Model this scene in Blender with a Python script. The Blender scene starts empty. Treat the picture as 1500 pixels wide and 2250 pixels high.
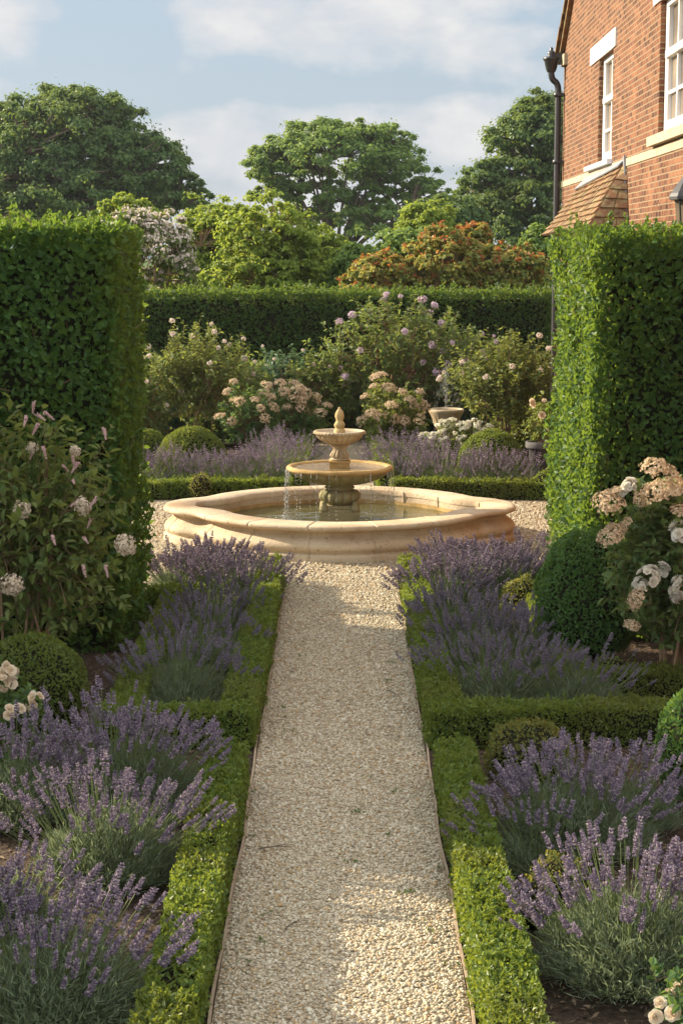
import bpy, bmesh, math
import numpy as np
from mathutils import Vector, Matrix, noise as mnoise

R = math.radians
scene = bpy.context.scene
C = scene.collection
rng = np.random.default_rng(7)

# ------------------------------------------------------------------ camera maths
HAZE = .0002
FPX, CX, CY, PITCH, CAM_H = 4000.0, 750.0, 1125.0, R(8.11), 3.0
_F = np.array([0, math.cos(PITCH), -math.sin(PITCH)])
_U = np.array([0, math.sin(PITCH), math.cos(PITCH)])
def at(px, py, Y):
    """point of the place seen at photo pixel px,py that stands Y metres away"""
    d = _F + np.array([(px - CX) / FPX, 0, 0]) + _U * ((CY - py) / FPX)
    return np.array([0, 0, CAM_H]) + d * (Y / d[1])

# ------------------------------------------------------------------ mesh collecting
def nrm(a):
    return a / np.maximum(np.linalg.norm(a, axis=-1, keepdims=True), 1e-9)

class MB:
    def __init__(s):
        s.V = []; s.F = {}; s.n = 0
    def add(s, V, F, mat=0, smooth=False):
        V = np.asarray(V, dtype=np.float64).reshape(-1, 3)
        F = np.asarray(F, dtype=np.int64)
        s.V.append(V)
        s.F.setdefault((F.shape[1], mat, smooth), []).append(F + s.n)
        s.n += len(V)
        return s
    def mesh(s, name, mats):
        me = bpy.data.meshes.new(name)
        V = np.concatenate(s.V) if s.V else np.zeros((0, 3))
        me.vertices.add(len(V)); me.vertices.foreach_set('co', V.astype(np.float32).ravel())
        loops, starts, mi, sm = [], [], [], []
        off = 0
        for (k, m, smf), fl in s.F.items():
            f = np.concatenate(fl)
            loops.append(f.ravel()); starts.append(off + np.arange(len(f)) * k); off += f.size
            mi.append(np.full(len(f), m)); sm.append(np.full(len(f), smf))
        loops = np.concatenate(loops); starts = np.concatenate(starts)
        me.loops.add(len(loops)); me.loops.foreach_set('vertex_index', loops.astype(np.int32))
        me.polygons.add(len(starts)); me.polygons.foreach_set('loop_start', starts.astype(np.int32))
        me.polygons.foreach_set('material_index', np.concatenate(mi).astype(np.int32))
        me.polygons.foreach_set('use_smooth', np.concatenate(sm).astype(bool))
        for m in (mats if isinstance(mats, (list, tuple)) else [mats]):
            me.materials.append(m)
        me.update(calc_edges=True); me.validate(clean_customdata=False)
        return me
    def build(s, name, mats, parent=None, loc=None):
        return link(name, s.mesh(name, mats), parent, loc)

def link(name, me, parent=None, loc=None):
    o = bpy.data.objects.new(name, me); C.objects.link(o)
    if parent is not None: o.parent = parent
    if loc is not None: o.location = [float(v) for v in loc]
    return o

def tag(o, label=None, cat=None, group=None, kind=None):
    if label: o['label'] = label
    if cat: o['category'] = cat
    if group: o['group'] = group
    if kind: o['kind'] = kind
    return o

def thing(name, label, cat, loc=(0, 0, 0), group=None):
    o = bpy.data.objects.new(name, None); C.objects.link(o)
    o.location = [float(v) for v in loc]; o.empty_display_size = .1
    return tag(o, label, cat, group)

def struct(o):
    return tag(o, kind='structure')

BOXF = np.array([[0, 3, 2, 1], [4, 5, 6, 7], [0, 1, 5, 4], [1, 2, 6, 5], [2, 3, 7, 6], [3, 0, 4, 7]])
def box(mb, lo, hi, mat=0):
    (a, b, c), (d, e, f) = lo, hi
    mb.add([(a, b, c), (d, b, c), (d, e, c), (a, e, c), (a, b, f), (d, b, f), (d, e, f), (a, e, f)], BOXF, mat)

def lathe(mb, prof, cx=0, cy=0, seg=48, flute=None, mat=0, smooth=True, twist=0.0):
    """flute: list per profile point (amplitude, count)"""
    prof = np.asarray(prof, float); n = len(prof)
    a = np.linspace(0, 2 * math.pi, seg, endpoint=False)
    V = np.zeros((n, seg, 3))
    for i, (r, z) in enumerate(prof):
        rr = np.full(seg, r)
        if flute is not None and flute[i]:
            amp, cnt = flute[i]
            rr = r * (1 - 1.7 * amp + 1.7 * amp * np.abs(np.sin(cnt * (a + twist * z) / 2)) ** .55)
        V[i, :, 0] = cx + rr * np.cos(a); V[i, :, 1] = cy + rr * np.sin(a); V[i, :, 2] = z
    F = []
    for i in range(n - 1):
        for j in range(seg):
            k = (j + 1) % seg
            F.append((i * seg + j, i * seg + k, (i + 1) * seg + k, (i + 1) * seg + j))
    mb.add(V.reshape(-1, 3), F, mat, smooth)

def tube_batch(mb, P0, P1, P2, r0, r1, seg=4, sides=4, mat=0):
    """quadratic bezier tubes, all at once"""
    P0, P1, P2 = (np.atleast_2d(np.asarray(p, float)) for p in (P0, P1, P2))
    n = len(P0)
    if n == 0: return
    r0 = np.broadcast_to(np.asarray(r0, float), (n,)); r1 = np.broadcast_to(np.asarray(r1, float), (n,))
    t = np.linspace(0, 1, seg + 1)[None, :, None]
    P = (1 - t) ** 2 * P0[:, None] + 2 * t * (1 - t) * P1[:, None] + t * t * P2[:, None]
    T = nrm(2 * (1 - t) * (P1 - P0)[:, None] + 2 * t * (P2 - P1)[:, None] + 1e-7)
    ref = np.where(np.abs(T[..., 2:3]) > .9, np.array([1., 0, 0]), np.array([0, 0, 1.]))
    A = nrm(np.cross(T, ref)); B = np.cross(T, A)
    rad = (r0[:, None] * (1 - t[..., 0]) + r1[:, None] * t[..., 0])[..., None, None]
    ang = np.linspace(0, 2 * math.pi, sides, endpoint=False)
    V = P[:, :, None] + rad * (A[:, :, None] * np.cos(ang)[None, None, :, None] + B[:, :, None] * np.sin(ang)[None, None, :, None])
    i, j = np.meshgrid(np.arange(seg), np.arange(sides), indexing='ij')
    k = (j + 1) % sides
    f = np.stack([i * sides + j, i * sides + k, (i + 1) * sides + k, (i + 1) * sides + j], -1).reshape(-1, 4)
    F = (f[None] + (np.arange(n) * (seg + 1) * sides)[:, None, None]).reshape(-1, 4)
    mb.add(V.reshape(-1, 3), F, mat, True)

def inst(mb, TV, TF, pos, X, Y, Z, scale=1.0, mat=0, smooth=False):
    """place a template at pos with axes X,Y,Z (n,3) and scale (n,) or (n,3)"""
    n = len(pos)
    if n == 0: return
    sc = np.asarray(scale, float)
    if sc.ndim == 0: sc = np.full((n, 3), sc)
    elif sc.ndim == 1: sc = np.repeat(sc[:, None], 3, 1)
    V = (pos[:, None] + TV[None, :, 0, None] * (X * sc[:, :1])[:, None] + TV[None, :, 1, None] * (Y * sc[:, 1:2])[:, None]
         + TV[None, :, 2, None] * (Z * sc[:, 2:])[:, None])
    F = (np.asarray(TF)[None] + (np.arange(n) * len(TV))[:, None, None]).reshape(-1, np.asarray(TF).shape[1])
    mb.add(V.reshape(-1, 3), F, mat, smooth)

def frame_from(axis, rg):
    """random frame with Z = axis"""
    Z = nrm(axis); r = rg.normal(size=Z.shape); X = nrm(np.cross(Z, r)); return X, np.cross(Z, X), Z

def rdir(n, rg):
    return nrm(rg.normal(size=(n, 3)))

def leaves(mb, P, U, N, L, W, mat=0, fold=.22, kind=6, droop=.0):
    """P base, U axis, N upper normal"""
    n = len(P)
    if n == 0: return
    U = nrm(U); S = nrm(np.cross(U, N)); N = np.cross(S, U)
    L = np.broadcast_to(np.asarray(L, float), (n,))[:, None]; W = np.broadcast_to(np.asarray(W, float), (n,))[:, None]
    if kind == 6:
        up = N * W * fold
        v = [P, P + .32 * L * U + .5 * W * S + up, P + .72 * L * U + .38 * W * S + up - N * L * droop * .4,
             P + L * U - N * L * droop, P + .72 * L * U - .38 * W * S + up - N * L * droop * .4, P + .32 * L * U - .5 * W * S + up]
        F = np.array([[0, 1, 2, 3], [3, 4, 5, 0]])
    elif kind == 4:
        v = [P, P + .45 * L * U + .5 * W * S + N * W * fold, P + L * U - N * L * droop, P + .45 * L * U - .5 * W * S + N * W * fold]
        F = np.array([[0, 1, 2], [2, 3, 0]])
    else:
        v = [P - .5 * W * S, P + .5 * W * S, P + L * U]
        F = np.array([[0, 1, 2]])
    V = np.stack(v, 1)
    k = V.shape[1]
    FF = (F[None] + (np.arange(n) * k)[:, None, None]).reshape(-1, F.shape[1])
    mb.add(V.reshape(-1, 3), FF, mat)

def wob(P, f, seed=0.0):
    """cheap smooth noise -1..1"""
    x, y, z = P[:, 0] * f, P[:, 1] * f, P[:, 2] * f
    s = seed
    return (np.sin(x * 1.7 + y * 1.1 + s) * np.cos(y * 1.3 - z * 1.9 + s * 2) + np.sin(z * 2.3 + x * .7 + s * 3)
            * np.cos(x * 2.9 - y * 2.1 + s) + .6 * np.sin(x * 4.7 + z * 3.9 + s) * np.cos(y * 5.3 + x * 1.1 + s)) / 2.2

# ------------------------------------------------------------------ materials
def newmat(name):
    m = bpy.data.materials.new(name); m.use_nodes = True
    nt = m.node_tree; nt.nodes.clear()
    out = nt.nodes.new('ShaderNodeOutputMaterial')
    return m, nt, out

def nd(nt, typ, **kw):
    n = nt.nodes.new(typ)
    for k, v in kw.items():
        if k.startswith('i_'):
            key = k[2:]
            key = int(key) if key.isdigit() else key.replace('_', ' ')
            n.inputs[key].default_value = v
        else:
            setattr(n, k, v)
    return n

def ramp(nt, stops, interp='LINEAR'):
    r = nt.nodes.new('ShaderNodeValToRGB'); e = r.color_ramp.elements
    r.color_ramp.interpolation = interp
    while len(e) < len(stops): e.new(.5)
    for el, (p, c) in zip(e, stops):
        el.position = p; el.color = (*c, 1) if len(c) == 3 else c
    return r

def col(c): return (*c, 1)

def leaf_mat(name, cols, trans=(.3, .42, .05), tf=.4, rough=.45, spec=.35, nscale=3.0, patch=None):
    """cols: 2-4 colours spread over single leaves; patch: colour mixed in by a soft noise"""
    m, nt, out = newmat(name)
    geo = nd(nt, 'ShaderNodeNewGeometry')
    k = len(cols)
    rp = ramp(nt, [(i / max(1, k - 1), c) for i, c in enumerate(cols)])
    nt.links.new(geo.outputs['Random Per Island'], rp.inputs[0])
    c_out = rp.outputs[0]
    if patch:
        tc = nd(nt, 'ShaderNodeTexCoord'); nz = nd(nt, 'ShaderNodeTexNoise', i_Scale=nscale, i_Detail=3.0)
        nt.links.new(tc.outputs['Object'], nz.inputs['Vector'])
        rr = ramp(nt, [(.45, (0, 0, 0)), (.68, (1, 1, 1))]); nt.links.new(nz.outputs[0], rr.inputs[0])
        mx = nd(nt, 'ShaderNodeMix', data_type='RGBA'); mx.inputs[7].default_value = col(patch)
        nt.links.new(rr.outputs[0], mx.inputs[0]); nt.links.new(c_out, mx.inputs[6]); c_out = mx.outputs[2]
    b = nd(nt, 'ShaderNodeBsdfPrincipled', i_Roughness=rough)
    b.inputs['Specular IOR Level'].default_value = spec
    nt.links.new(c_out, b.inputs['Base Color'])
    tr = nd(nt, 'ShaderNodeBsdfTranslucent')
    tm = nd(nt, 'ShaderNodeMix', data_type='RGBA'); tm.inputs[0].default_value = .55
    tm.inputs[7].default_value = col(trans); nt.links.new(c_out, tm.inputs[6])
    nt.links.new(tm.outputs[2], tr.inputs[0])
    ms = nd(nt, 'ShaderNodeMixShader'); ms.inputs[0].default_value = tf
    nt.links.new(b.outputs[0], ms.inputs[1]); nt.links.new(tr.outputs[0], ms.inputs[2])
    nt.links.new(ms.outputs[0], out.inputs[0])
    return m

def plain_mat(name, c, rough=.6, spec=.4, noise=None, bump=None, metal=0.0):
    """noise=(scale,colour2,amount); bump=(scale,strength,dist)"""
    m, nt, out = newmat(name)
    b = nd(nt, 'ShaderNodeBsdfPrincipled', i_Roughness=rough, i_Metallic=metal)
    b.inputs['Base Color'].default_value = col(c); b.inputs['Specular IOR Level'].default_value = spec
    tc = nd(nt, 'ShaderNodeTexCoord')
    if noise:
        nz = nd(nt, 'ShaderNodeTexNoise', i_Scale=noise[0], i_Detail=6.0, i_Roughness=.65)
        nt.links.new(tc.outputs['Object'], nz.inputs['Vector'])
        rp = ramp(nt, [(.35, c), (.68, noise[1])]); nt.links.new(nz.outputs[0], rp.inputs[0])
        nt.links.new(rp.outputs[0], b.inputs['Base Color'])
    if bump:
        n2 = nd(nt, 'ShaderNodeTexNoise', i_Scale=bump[0], i_Detail=5.0)
        nt.links.new(tc.outputs['Object'], n2.inputs['Vector'])
        bp = nd(nt, 'ShaderNodeBump', i_Strength=bump[1], i_Distance=bump[2])
        nt.links.new(n2.outputs[0], bp.inputs['Height']); nt.links.new(bp.outputs[0], b.inputs['Normal'])
    nt.links.new(b.outputs[0], out.inputs[0])
    return m

def stone_mat(name, c1, c2, stain, stain_amt=.5, pit=.5, sc=3.0):
    m, nt, out = newmat(name)
    tc = nd(nt, 'ShaderNodeTexCoord')
    b = nd(nt, 'ShaderNodeBsdfPrincipled', i_Roughness=.82); b.inputs['Specular IOR Level'].default_value = .25
    n1 = nd(nt, 'ShaderNodeTexNoise', i_Scale=sc, i_Detail=8.0, i_Roughness=.7)
    n2 = nd(nt, 'ShaderNodeTexNoise', i_Scale=sc * .6, i_Detail=5.0)
    n3 = nd(nt, 'ShaderNodeTexNoise', i_Scale=sc * 11, i_Detail=4.0, i_Roughness=.75)
    for n in (n1, n2, n3): nt.links.new(tc.outputs['Object'], n.inputs['Vector'])
    r1 = ramp(nt, [(.3, c1), (.7, c2)]); nt.links.new(n1.outputs[0], r1.inputs[0])
    r2 = ramp(nt, [(.48, (0, 0, 0)), (.72, (stain_amt,) * 3)]); nt.links.new(n2.outputs[0], r2.inputs[0])
    mx = nd(nt, 'ShaderNodeMix', data_type='RGBA'); mx.inputs[7].default_value = col(stain)
    nt.links.new(r2.outputs[0], mx.inputs[0]); nt.links.new(r1.outputs[0], mx.inputs[6])
    r3 = ramp(nt, [(.33, (pit,) * 3), (.41, (0, 0, 0))]); nt.links.new(n3.outputs[0], r3.inputs[0])
    m2 = nd(nt, 'ShaderNodeMix', data_type='RGBA'); m2.inputs[7].default_value = (.1, .07, .04, 1)
    nt.links.new(r3.outputs[0], m2.inputs[0]); nt.links.new(mx.outputs[2], m2.inputs[6])
    nt.links.new(m2.outputs[2], b.inputs['Base Color'])
    bp = nd(nt, 'ShaderNodeBump', i_Strength=.6, i_Distance=.012)
    ad = nd(nt, 'ShaderNodeMath', operation='ADD'); nt.links.new(n1.outputs[0], ad.inputs[0]); nt.links.new(n3.outputs[0], ad.inputs[1])
    nt.links.new(ad.outputs[0], bp.inputs['Height']); nt.links.new(bp.outputs[0], b.inputs['Normal'])
    nt.links.new(b.outputs[0], out.inputs[0])
    return m

def petal_mat(name, cols, tf=.35):
    return leaf_mat(name, cols, trans=tuple(min(1, v * 1.1) for v in cols[-1]), tf=tf, rough=.6, spec=.2)

M = {}
M['hedge'] = leaf_mat('hornbeam leaf', [(0.0224, 0.0622, 0.0174), (0.0435, 0.106, 0.0249), (0.0622, 0.143, 0.0273), (0.0928, 0.174, 0.0373)], (.34, .46, .04), .42, .5, .28, 1.2, (.06, .115, .022))
M['box'] = leaf_mat('box leaf', [(0.0575, 0.115, 0.0207), (0.092, 0.161, 0.0253), (0.127, 0.196, 0.0322), (0.172, 0.23, 0.0403)], (.42, .46, .04), .42, .42, .4, 2.0, (.12, .15, .03))
M['ball'] = leaf_mat('clipped ball leaf', [(0.0345, 0.0978, 0.023), (0.0633, 0.149, 0.0322), (0.092, 0.184, 0.0391)], (.3, .42, .05), .4, .4, .4)
M['dome'] = leaf_mat('olive dome leaf', [(0.06, 0.102, 0.0192), (0.096, 0.138, 0.024), (0.12, 0.168, 0.0264)], (.4, .44, .05), .4)
M['gold'] = leaf_mat('golden leaf', [(.07, .105, .024), (.12, .155, .032), (.2, .19, .048)], (.5, .42, .06), .4)
M['backhedge'] = leaf_mat('yew hedge leaf', [(0.0263, 0.0659, 0.0184), (0.0462, 0.0986, 0.0237), (0.0659, 0.132, 0.0263)], (.34, .44, .04), .42)
M['shrub'] = leaf_mat('shrub leaf', [(0.0413, 0.102, 0.033), (0.0743, 0.149, 0.0462), (0.107, 0.198, 0.0578)], (.3, .4, .06), .4, .5)
M['lightshrub'] = leaf_mat('light shrub leaf', [(0.0745, 0.124, 0.031), (0.124, 0.18, 0.0435), (0.174, 0.224, 0.0558)], (.45, .46, .08), .42, .5)
M['roseleaf'] = leaf_mat('rose leaf', [(0.069, 0.127, 0.0403), (0.103, 0.167, 0.0483), (0.144, 0.201, 0.0575)], (.42, .46, .08), .42, .5)
M['blueshrub'] = leaf_mat('blue green shrub leaf', [(0.0389, 0.0931, 0.0466), (0.0698, 0.139, 0.0698), (0.116, 0.186, 0.0931)], (.22, .34, .1), .35, .5)
M['bigtree'] = leaf_mat('dark tree leaf', [(0.0516, 0.103, 0.0378), (0.086, 0.154, 0.0482), (0.129, 0.206, 0.0584)], (.32, .4, .05), .42, .5, .3, .35, (.08, .12, .03))
M['midtree'] = leaf_mat('oak leaf', [(0.0875, 0.164, 0.0438), (0.143, 0.24, 0.0568), (0.197, 0.307, 0.0658)], (.36, .42, .05), .45, .5)
M['lime'] = leaf_mat('lime tree leaf', [(0.138, 0.208, 0.0345), (0.208, 0.294, 0.0449), (0.294, 0.38, 0.0604)], (.5, .54, .05), .5, .5)
M['smoke'] = leaf_mat('smoke bush leaf', [(0.139, 0.198, 0.0496), (0.218, 0.277, 0.0595), (0.296, 0.296, 0.0695), (0.397, 0.277, 0.0695)], (.5, .4, .06), .45, .5)
M['rust'] = leaf_mat('rust coloured leaf', [(.3, .09, .03), (.36, .13, .04), (.4, .2, .06)], (.6, .22, .04), .4, .5)
M['lavleaf'] = leaf_mat('lavender foliage', [(.1, .14, .085), (.145, .19, .115), (.19, .23, .135)], (.42, .48, .2), .35, .6, .2)
M['lavstem'] = leaf_mat('lavender stem', [(.12, .17, .06), (.18, .22, .08)], (.4, .44, .14), .25, .6, .2)
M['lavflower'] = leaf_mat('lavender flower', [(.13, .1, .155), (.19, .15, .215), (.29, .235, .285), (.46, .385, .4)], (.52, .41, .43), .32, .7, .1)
M['lavshade'] = leaf_mat('shaded lavender flower', [(.125, .108, .135), (.175, .152, .19), (.25, .218, .245)], (.32, .27, .32), .2, .7, .1)  # darker copy for plants in shade; the shade is put into the colour
M['bark'] = plain_mat('bark', (.09, .065, .045), .9, .1, (9, (.17, .13, .095), 1), (40, .6, .02))
M['bark2'] = plain_mat('warm bark', (.17, .11, .065), .9, .1, (14, (.28, .19, .11), 1), (50, .6, .01))
M['core'] = plain_mat('shade-dark hedge core', (.012, .014, .008), .95, .05, (16, (.03, .026, .014), 1))  # near-black, so the shade inside the foliage sits in the colour
M['limestone'] = stone_mat('warm limestone', (.47, .365, .235), (.6, .49, .345), (.34, .215, .11), .85, .8, 2.6)
M['limestonedark'] = stone_mat('mossy fountain stone', (.27, .235, .12), (.4, .34, .195), (.15, .16, .06), .85, .5, 7)
M['urnstone'] = stone_mat('pale carved stone', (.42, .33, .2), (.54, .45, .31), (.27, .19, .1), .75, .5, 9)
M['ochre'] = stone_mat('ochre wet stone', (.4, .25, .085), (.52, .36, .16), (.26, .17, .06), .8, .5, 8)
M['finial'] = stone_mat('golden carved stone', (.46, .33, .14), (.56, .43, .22), (.3, .2, .08), .6, .3, 7)
M['concrete'] = plain_mat('grey pot', (.075, .072, .07), .8, .3, (8, (.13, .12, .115), 1), (60, .4, .005))
M['iron'] = plain_mat('black painted iron', (.018, .018, .02), .38, .5, (12, (.035, .033, .032), 1), (50, .2, .003))
M['white'] = plain_mat('white paint', (.8, .79, .77), .5, .4, (6, (.72, .71, .68), 1))
M['cream'] = plain_mat('buff stone', (.38, .31, .21), .8, .2, (5, (.47, .39, .28), 1), (60, .4, .004))
M['edging'] = plain_mat('timber edging', (.3, .22, .14), .85, .2, (20, (.42, .33, .23), 1), (60, .5, .004))
M['lead'] = plain_mat('lead flashing', (.19, .2, .22), .55, .4, (9, (.28, .29, .3), 1), (30, .3, .004))
M['hip'] = petal_mat('rose hip', [(.5, .1, .03), (.6, .15, .05)], .1)
M['rosewhite'] = petal_mat('white rose petal', [(.64, .58, .45), (.75, .71, .6), (.82, .8, .72)])
M['rosecream'] = petal_mat('cream rose petal', [(.72, .58, .4), (.78, .66, .48), (.8, .72, .58)])
M['peach'] = petal_mat('faded peach floret', [(.44, .28, .155), (.58, .42, .26), (.68, .55, .37), (.74, .64, .47)])
M['pinkspike'] = petal_mat('pale pink floret', [(.5, .3, .3), (.62, .42, .4), (.68, .52, .47)])
M['creamhead'] = petal_mat('cream floret', [(.56, .45, .32), (.66, .56, .42), (.72, .64, .52)])
M['lilac'] = petal_mat('lilac petal', [(.55, .4, .5), (.64, .5, .58), (.7, .58, .64)])
M['daisy'] = petal_mat('white daisy petal', [(.66, .64, .5), (.76, .74, .62)])
M['blossom'] = petal_mat('pinkish white blossom', [(.62, .5, .42), (.72, .62, .54), (.78, .7, .62)])

# gravel
def gravel_mat():
    m, nt, out = newmat('pale gravel')
    tc = nd(nt, 'ShaderNodeTexCoord')
    v = nd(nt, 'ShaderNodeTexVoronoi', i_Scale=58.0); v.inputs['Randomness'].default_value = 1
    nt.links.new(tc.outputs['Object'], v.inputs['Vector'])
    rp = ramp(nt, [(0, (0.354, 0.286, 0.187)), (.3, (0.468, 0.396, 0.275)), (.6, (0.541, 0.473, 0.341)), (.85, (0.374, 0.275, 0.154)), (1, (0.603, 0.550, 0.429))])
    sp = nd(nt, 'ShaderNodeSeparateColor'); nt.links.new(v.outputs['Color'], sp.inputs[0]); nt.links.new(sp.outputs[0], rp.inputs[0])
    rd = ramp(nt, [(.35, (1, 1, 1)), (.75, (.35, .3, .24))]); nt.links.new(v.outputs['Distance'], rd.inputs[0])
    mx = nd(nt, 'ShaderNodeMix', data_type='RGBA', blend_type='MULTIPLY'); mx.inputs[0].default_value = .8
    nt.links.new(rp.outputs[0], mx.inputs[6]); nt.links.new(rd.outputs[0], mx.inputs[7])
    b = nd(nt, 'ShaderNodeBsdfPrincipled', i_Roughness=.85); b.inputs['Specular IOR Level'].default_value = .2
    nt.links.new(mx.outputs[2], b.inputs['Base Color'])
    n2 = nd(nt, 'ShaderNodeTexNoise', i_Scale=14.0, i_Detail=4.0); nt.links.new(tc.outputs['Object'], n2.inputs['Vector'])
    bp0 = nd(nt, 'ShaderNodeBump', i_Strength=.5, i_Distance=.03); nt.links.new(n2.outputs[0], bp0.inputs['Height'])
    bp = nd(nt, 'ShaderNodeBump', i_Strength=1.0, i_Distance=.016); bp.invert = True
    nt.links.new(v.outputs['Distance'], bp.inputs['Height']); nt.links.new(bp0.outputs[0], bp.inputs['Normal'])
    nt.links.new(bp.outputs[0], b.inputs['Normal']); nt.links.new(b.outputs[0], out.inputs[0])
    return m
M['gravel'] = gravel_mat()
def pebble_mat():
    m, nt, out = newmat('pebble')
    geo = nd(nt, 'ShaderNodeNewGeometry')
    rp = ramp(nt, [(0, (0.322, 0.264, 0.176)), (.25, (0.437, 0.374, 0.259)), (.55, (0.510, 0.446, 0.325)), (.75, (0.603, 0.550, 0.424)), (.88, (0.354, 0.242, 0.132)), (.95, (0.437, 0.308, 0.154)), (1, (0.260, 0.231, 0.187))])
    nt.links.new(geo.outputs['Random Per Island'], rp.inputs[0])
    b = nd(nt, 'ShaderNodeBsdfPrincipled', i_Roughness=.8); b.inputs['Specular IOR Level'].default_value = .25
    nt.links.new(rp.outputs[0], b.inputs['Base Color']); nt.links.new(b.outputs[0], out.inputs[0])
    return m
M['pebble'] = pebble_mat()
M['soil'] = plain_mat('dark soil', (.045, .032, .022), .95, .1, (22, (.11, .08, .055), 1), (35, 1, .03))
M['chip'] = leaf_mat('bark chip', [(.05, .035, .025), (.1, .07, .045), (.17, .12, .08), (.26, .19, .12)], (.1, .07, .04), .05, .9, .1)
M['weed'] = leaf_mat('weed leaf', [(.05, .1, .025), (.09, .14, .035)], (.3, .4, .06), .3)
M['grass'] = plain_mat('meadow grass', (.05, .09, .025), .95, .1, (.6, (.08, .12, .035), 1))

def brick_mat():
    m, nt, out = newmat('red brick')
    tc = nd(nt, 'ShaderNodeTexCoord'); sp = nd(nt, 'ShaderNodeSeparateXYZ'); nt.links.new(tc.outputs['Object'], sp.inputs[0])
    ad = nd(nt, 'ShaderNodeMath', operation='ADD'); nt.links.new(sp.outputs[0], ad.inputs[0]); nt.links.new(sp.outputs[1], ad.inputs[1])
    cb = nd(nt, 'ShaderNodeCombineXYZ'); nt.links.new(ad.outputs[0], cb.inputs[0]); nt.links.new(sp.outputs[2], cb.inputs[1])
    nz = nd(nt, 'ShaderNodeTexNoise', i_Scale=9.0, i_Detail=3.0); nt.links.new(tc.outputs['Object'], nz.inputs['Vector'])
    sb = nd(nt, 'ShaderNodeVectorMath', operation='SUBTRACT'); sb.inputs[1].default_value = (.5, .5, .5); nt.links.new(nz.outputs['Color'], sb.inputs[0])
    sc = nd(nt, 'ShaderNodeVectorMath', operation='SCALE'); sc.inputs['Scale'].default_value = .014; nt.links.new(sb.outputs[0], sc.inputs[0])
    va = nd(nt, 'ShaderNodeVectorMath', operation='ADD'); nt.links.new(cb.outputs[0], va.inputs[0]); nt.links.new(sc.outputs[0], va.inputs[1])
    bk = nd(nt, 'ShaderNodeTexBrick'); bk.offset = .5
    for k, v in (('Scale', 1.0), ('Mortar Size', .008), ('Mortar Smooth', .25), ('Bias', 0.0), ('Brick Width', .178), ('Row Height', .06)): bk.inputs[k].default_value = v
    bk.inputs['Color1'].default_value = (0, 0, 0, 1); bk.inputs['Color2'].default_value = (1, 1, 1, 1); bk.inputs['Mortar'].default_value = (.5, .5, .5, 1)
    nt.links.new(va.outputs[0], bk.inputs['Vector'])
    rp = ramp(nt, [(0, (.085, .038, .025)), (.2, (.15, .06, .033)), (.5, (.21, .085, .043)), (.8, (.26, .118, .06)), (1, (.12, .058, .04))])
    nt.links.new(bk.outputs['Color'], rp.inputs[0])
    n2 = nd(nt, 'ShaderNodeTexNoise', i_Scale=30.0, i_Detail=6.0, i_Roughness=.7); nt.links.new(tc.outputs['Object'], n2.inputs['Vector'])
    n5 = nd(nt, 'ShaderNodeTexNoise', i_Scale=1.3, i_Detail=5.0, i_Roughness=.6); nt.links.new(tc.outputs['Object'], n5.inputs['Vector'])
    r5 = ramp(nt, [(.32, (.62, .6, .58)), (.6, (1.08, 1.08, 1.08))]); nt.links.new(n5.outputs[0], r5.inputs[0])
    r2a = ramp(nt, [(.3, (.4, .4, .4)), (.62, (1.15, 1.15, 1.15))]); nt.links.new(n2.outputs[0], r2a.inputs[0])
    r2 = nd(nt, 'ShaderNodeMix', data_type='RGBA', blend_type='MULTIPLY'); r2.inputs[0].default_value = 1
    nt.links.new(r5.outputs[0], r2.inputs[6]); nt.links.new(r2a.outputs[0], r2.inputs[7])
    mu = nd(nt, 'ShaderNodeMix', data_type='RGBA', blend_type='MULTIPLY'); mu.inputs[0].default_value = .8
    nt.links.new(rp.outputs[0], mu.inputs[6]); nt.links.new(r2.outputs[2], mu.inputs[7])
    mx = nd(nt, 'ShaderNodeMix', data_type='RGBA'); mx.inputs[7].default_value = (.25, .18, .105, 1)
    nt.links.new(bk.outputs['Fac'], mx.inputs[0]); nt.links.new(mu.outputs[2], mx.inputs[6])
    b = nd(nt, 'ShaderNodeBsdfPrincipled', i_Roughness=.85); b.inputs['Specular IOR Level'].default_value = .2
    nt.links.new(mx.outputs[2], b.inputs['Base Color'])
    hs = nd(nt, 'ShaderNodeMath', operation='MULTIPLY_ADD'); hs.inputs[1].default_value = .5
    inv = nd(nt, 'ShaderNodeMath', operation='SUBTRACT'); inv.inputs[0].default_value = 1.0
    nt.links.new(bk.outputs['Fac'], inv.inputs[1]); nt.links.new(n2.outputs[0], hs.inputs[0]); nt.links.new(inv.outputs[0], hs.inputs[2])
    bp = nd(nt, 'ShaderNodeBump', i_Strength=.9, i_Distance=.012); nt.links.new(hs.outputs[0], bp.inputs['Height'])
    nt.links.new(bp.outputs[0], b.inputs['Normal']); nt.links.new(b.outputs[0], out.inputs[0])
    return m
M['brick'] = brick_mat()
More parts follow.
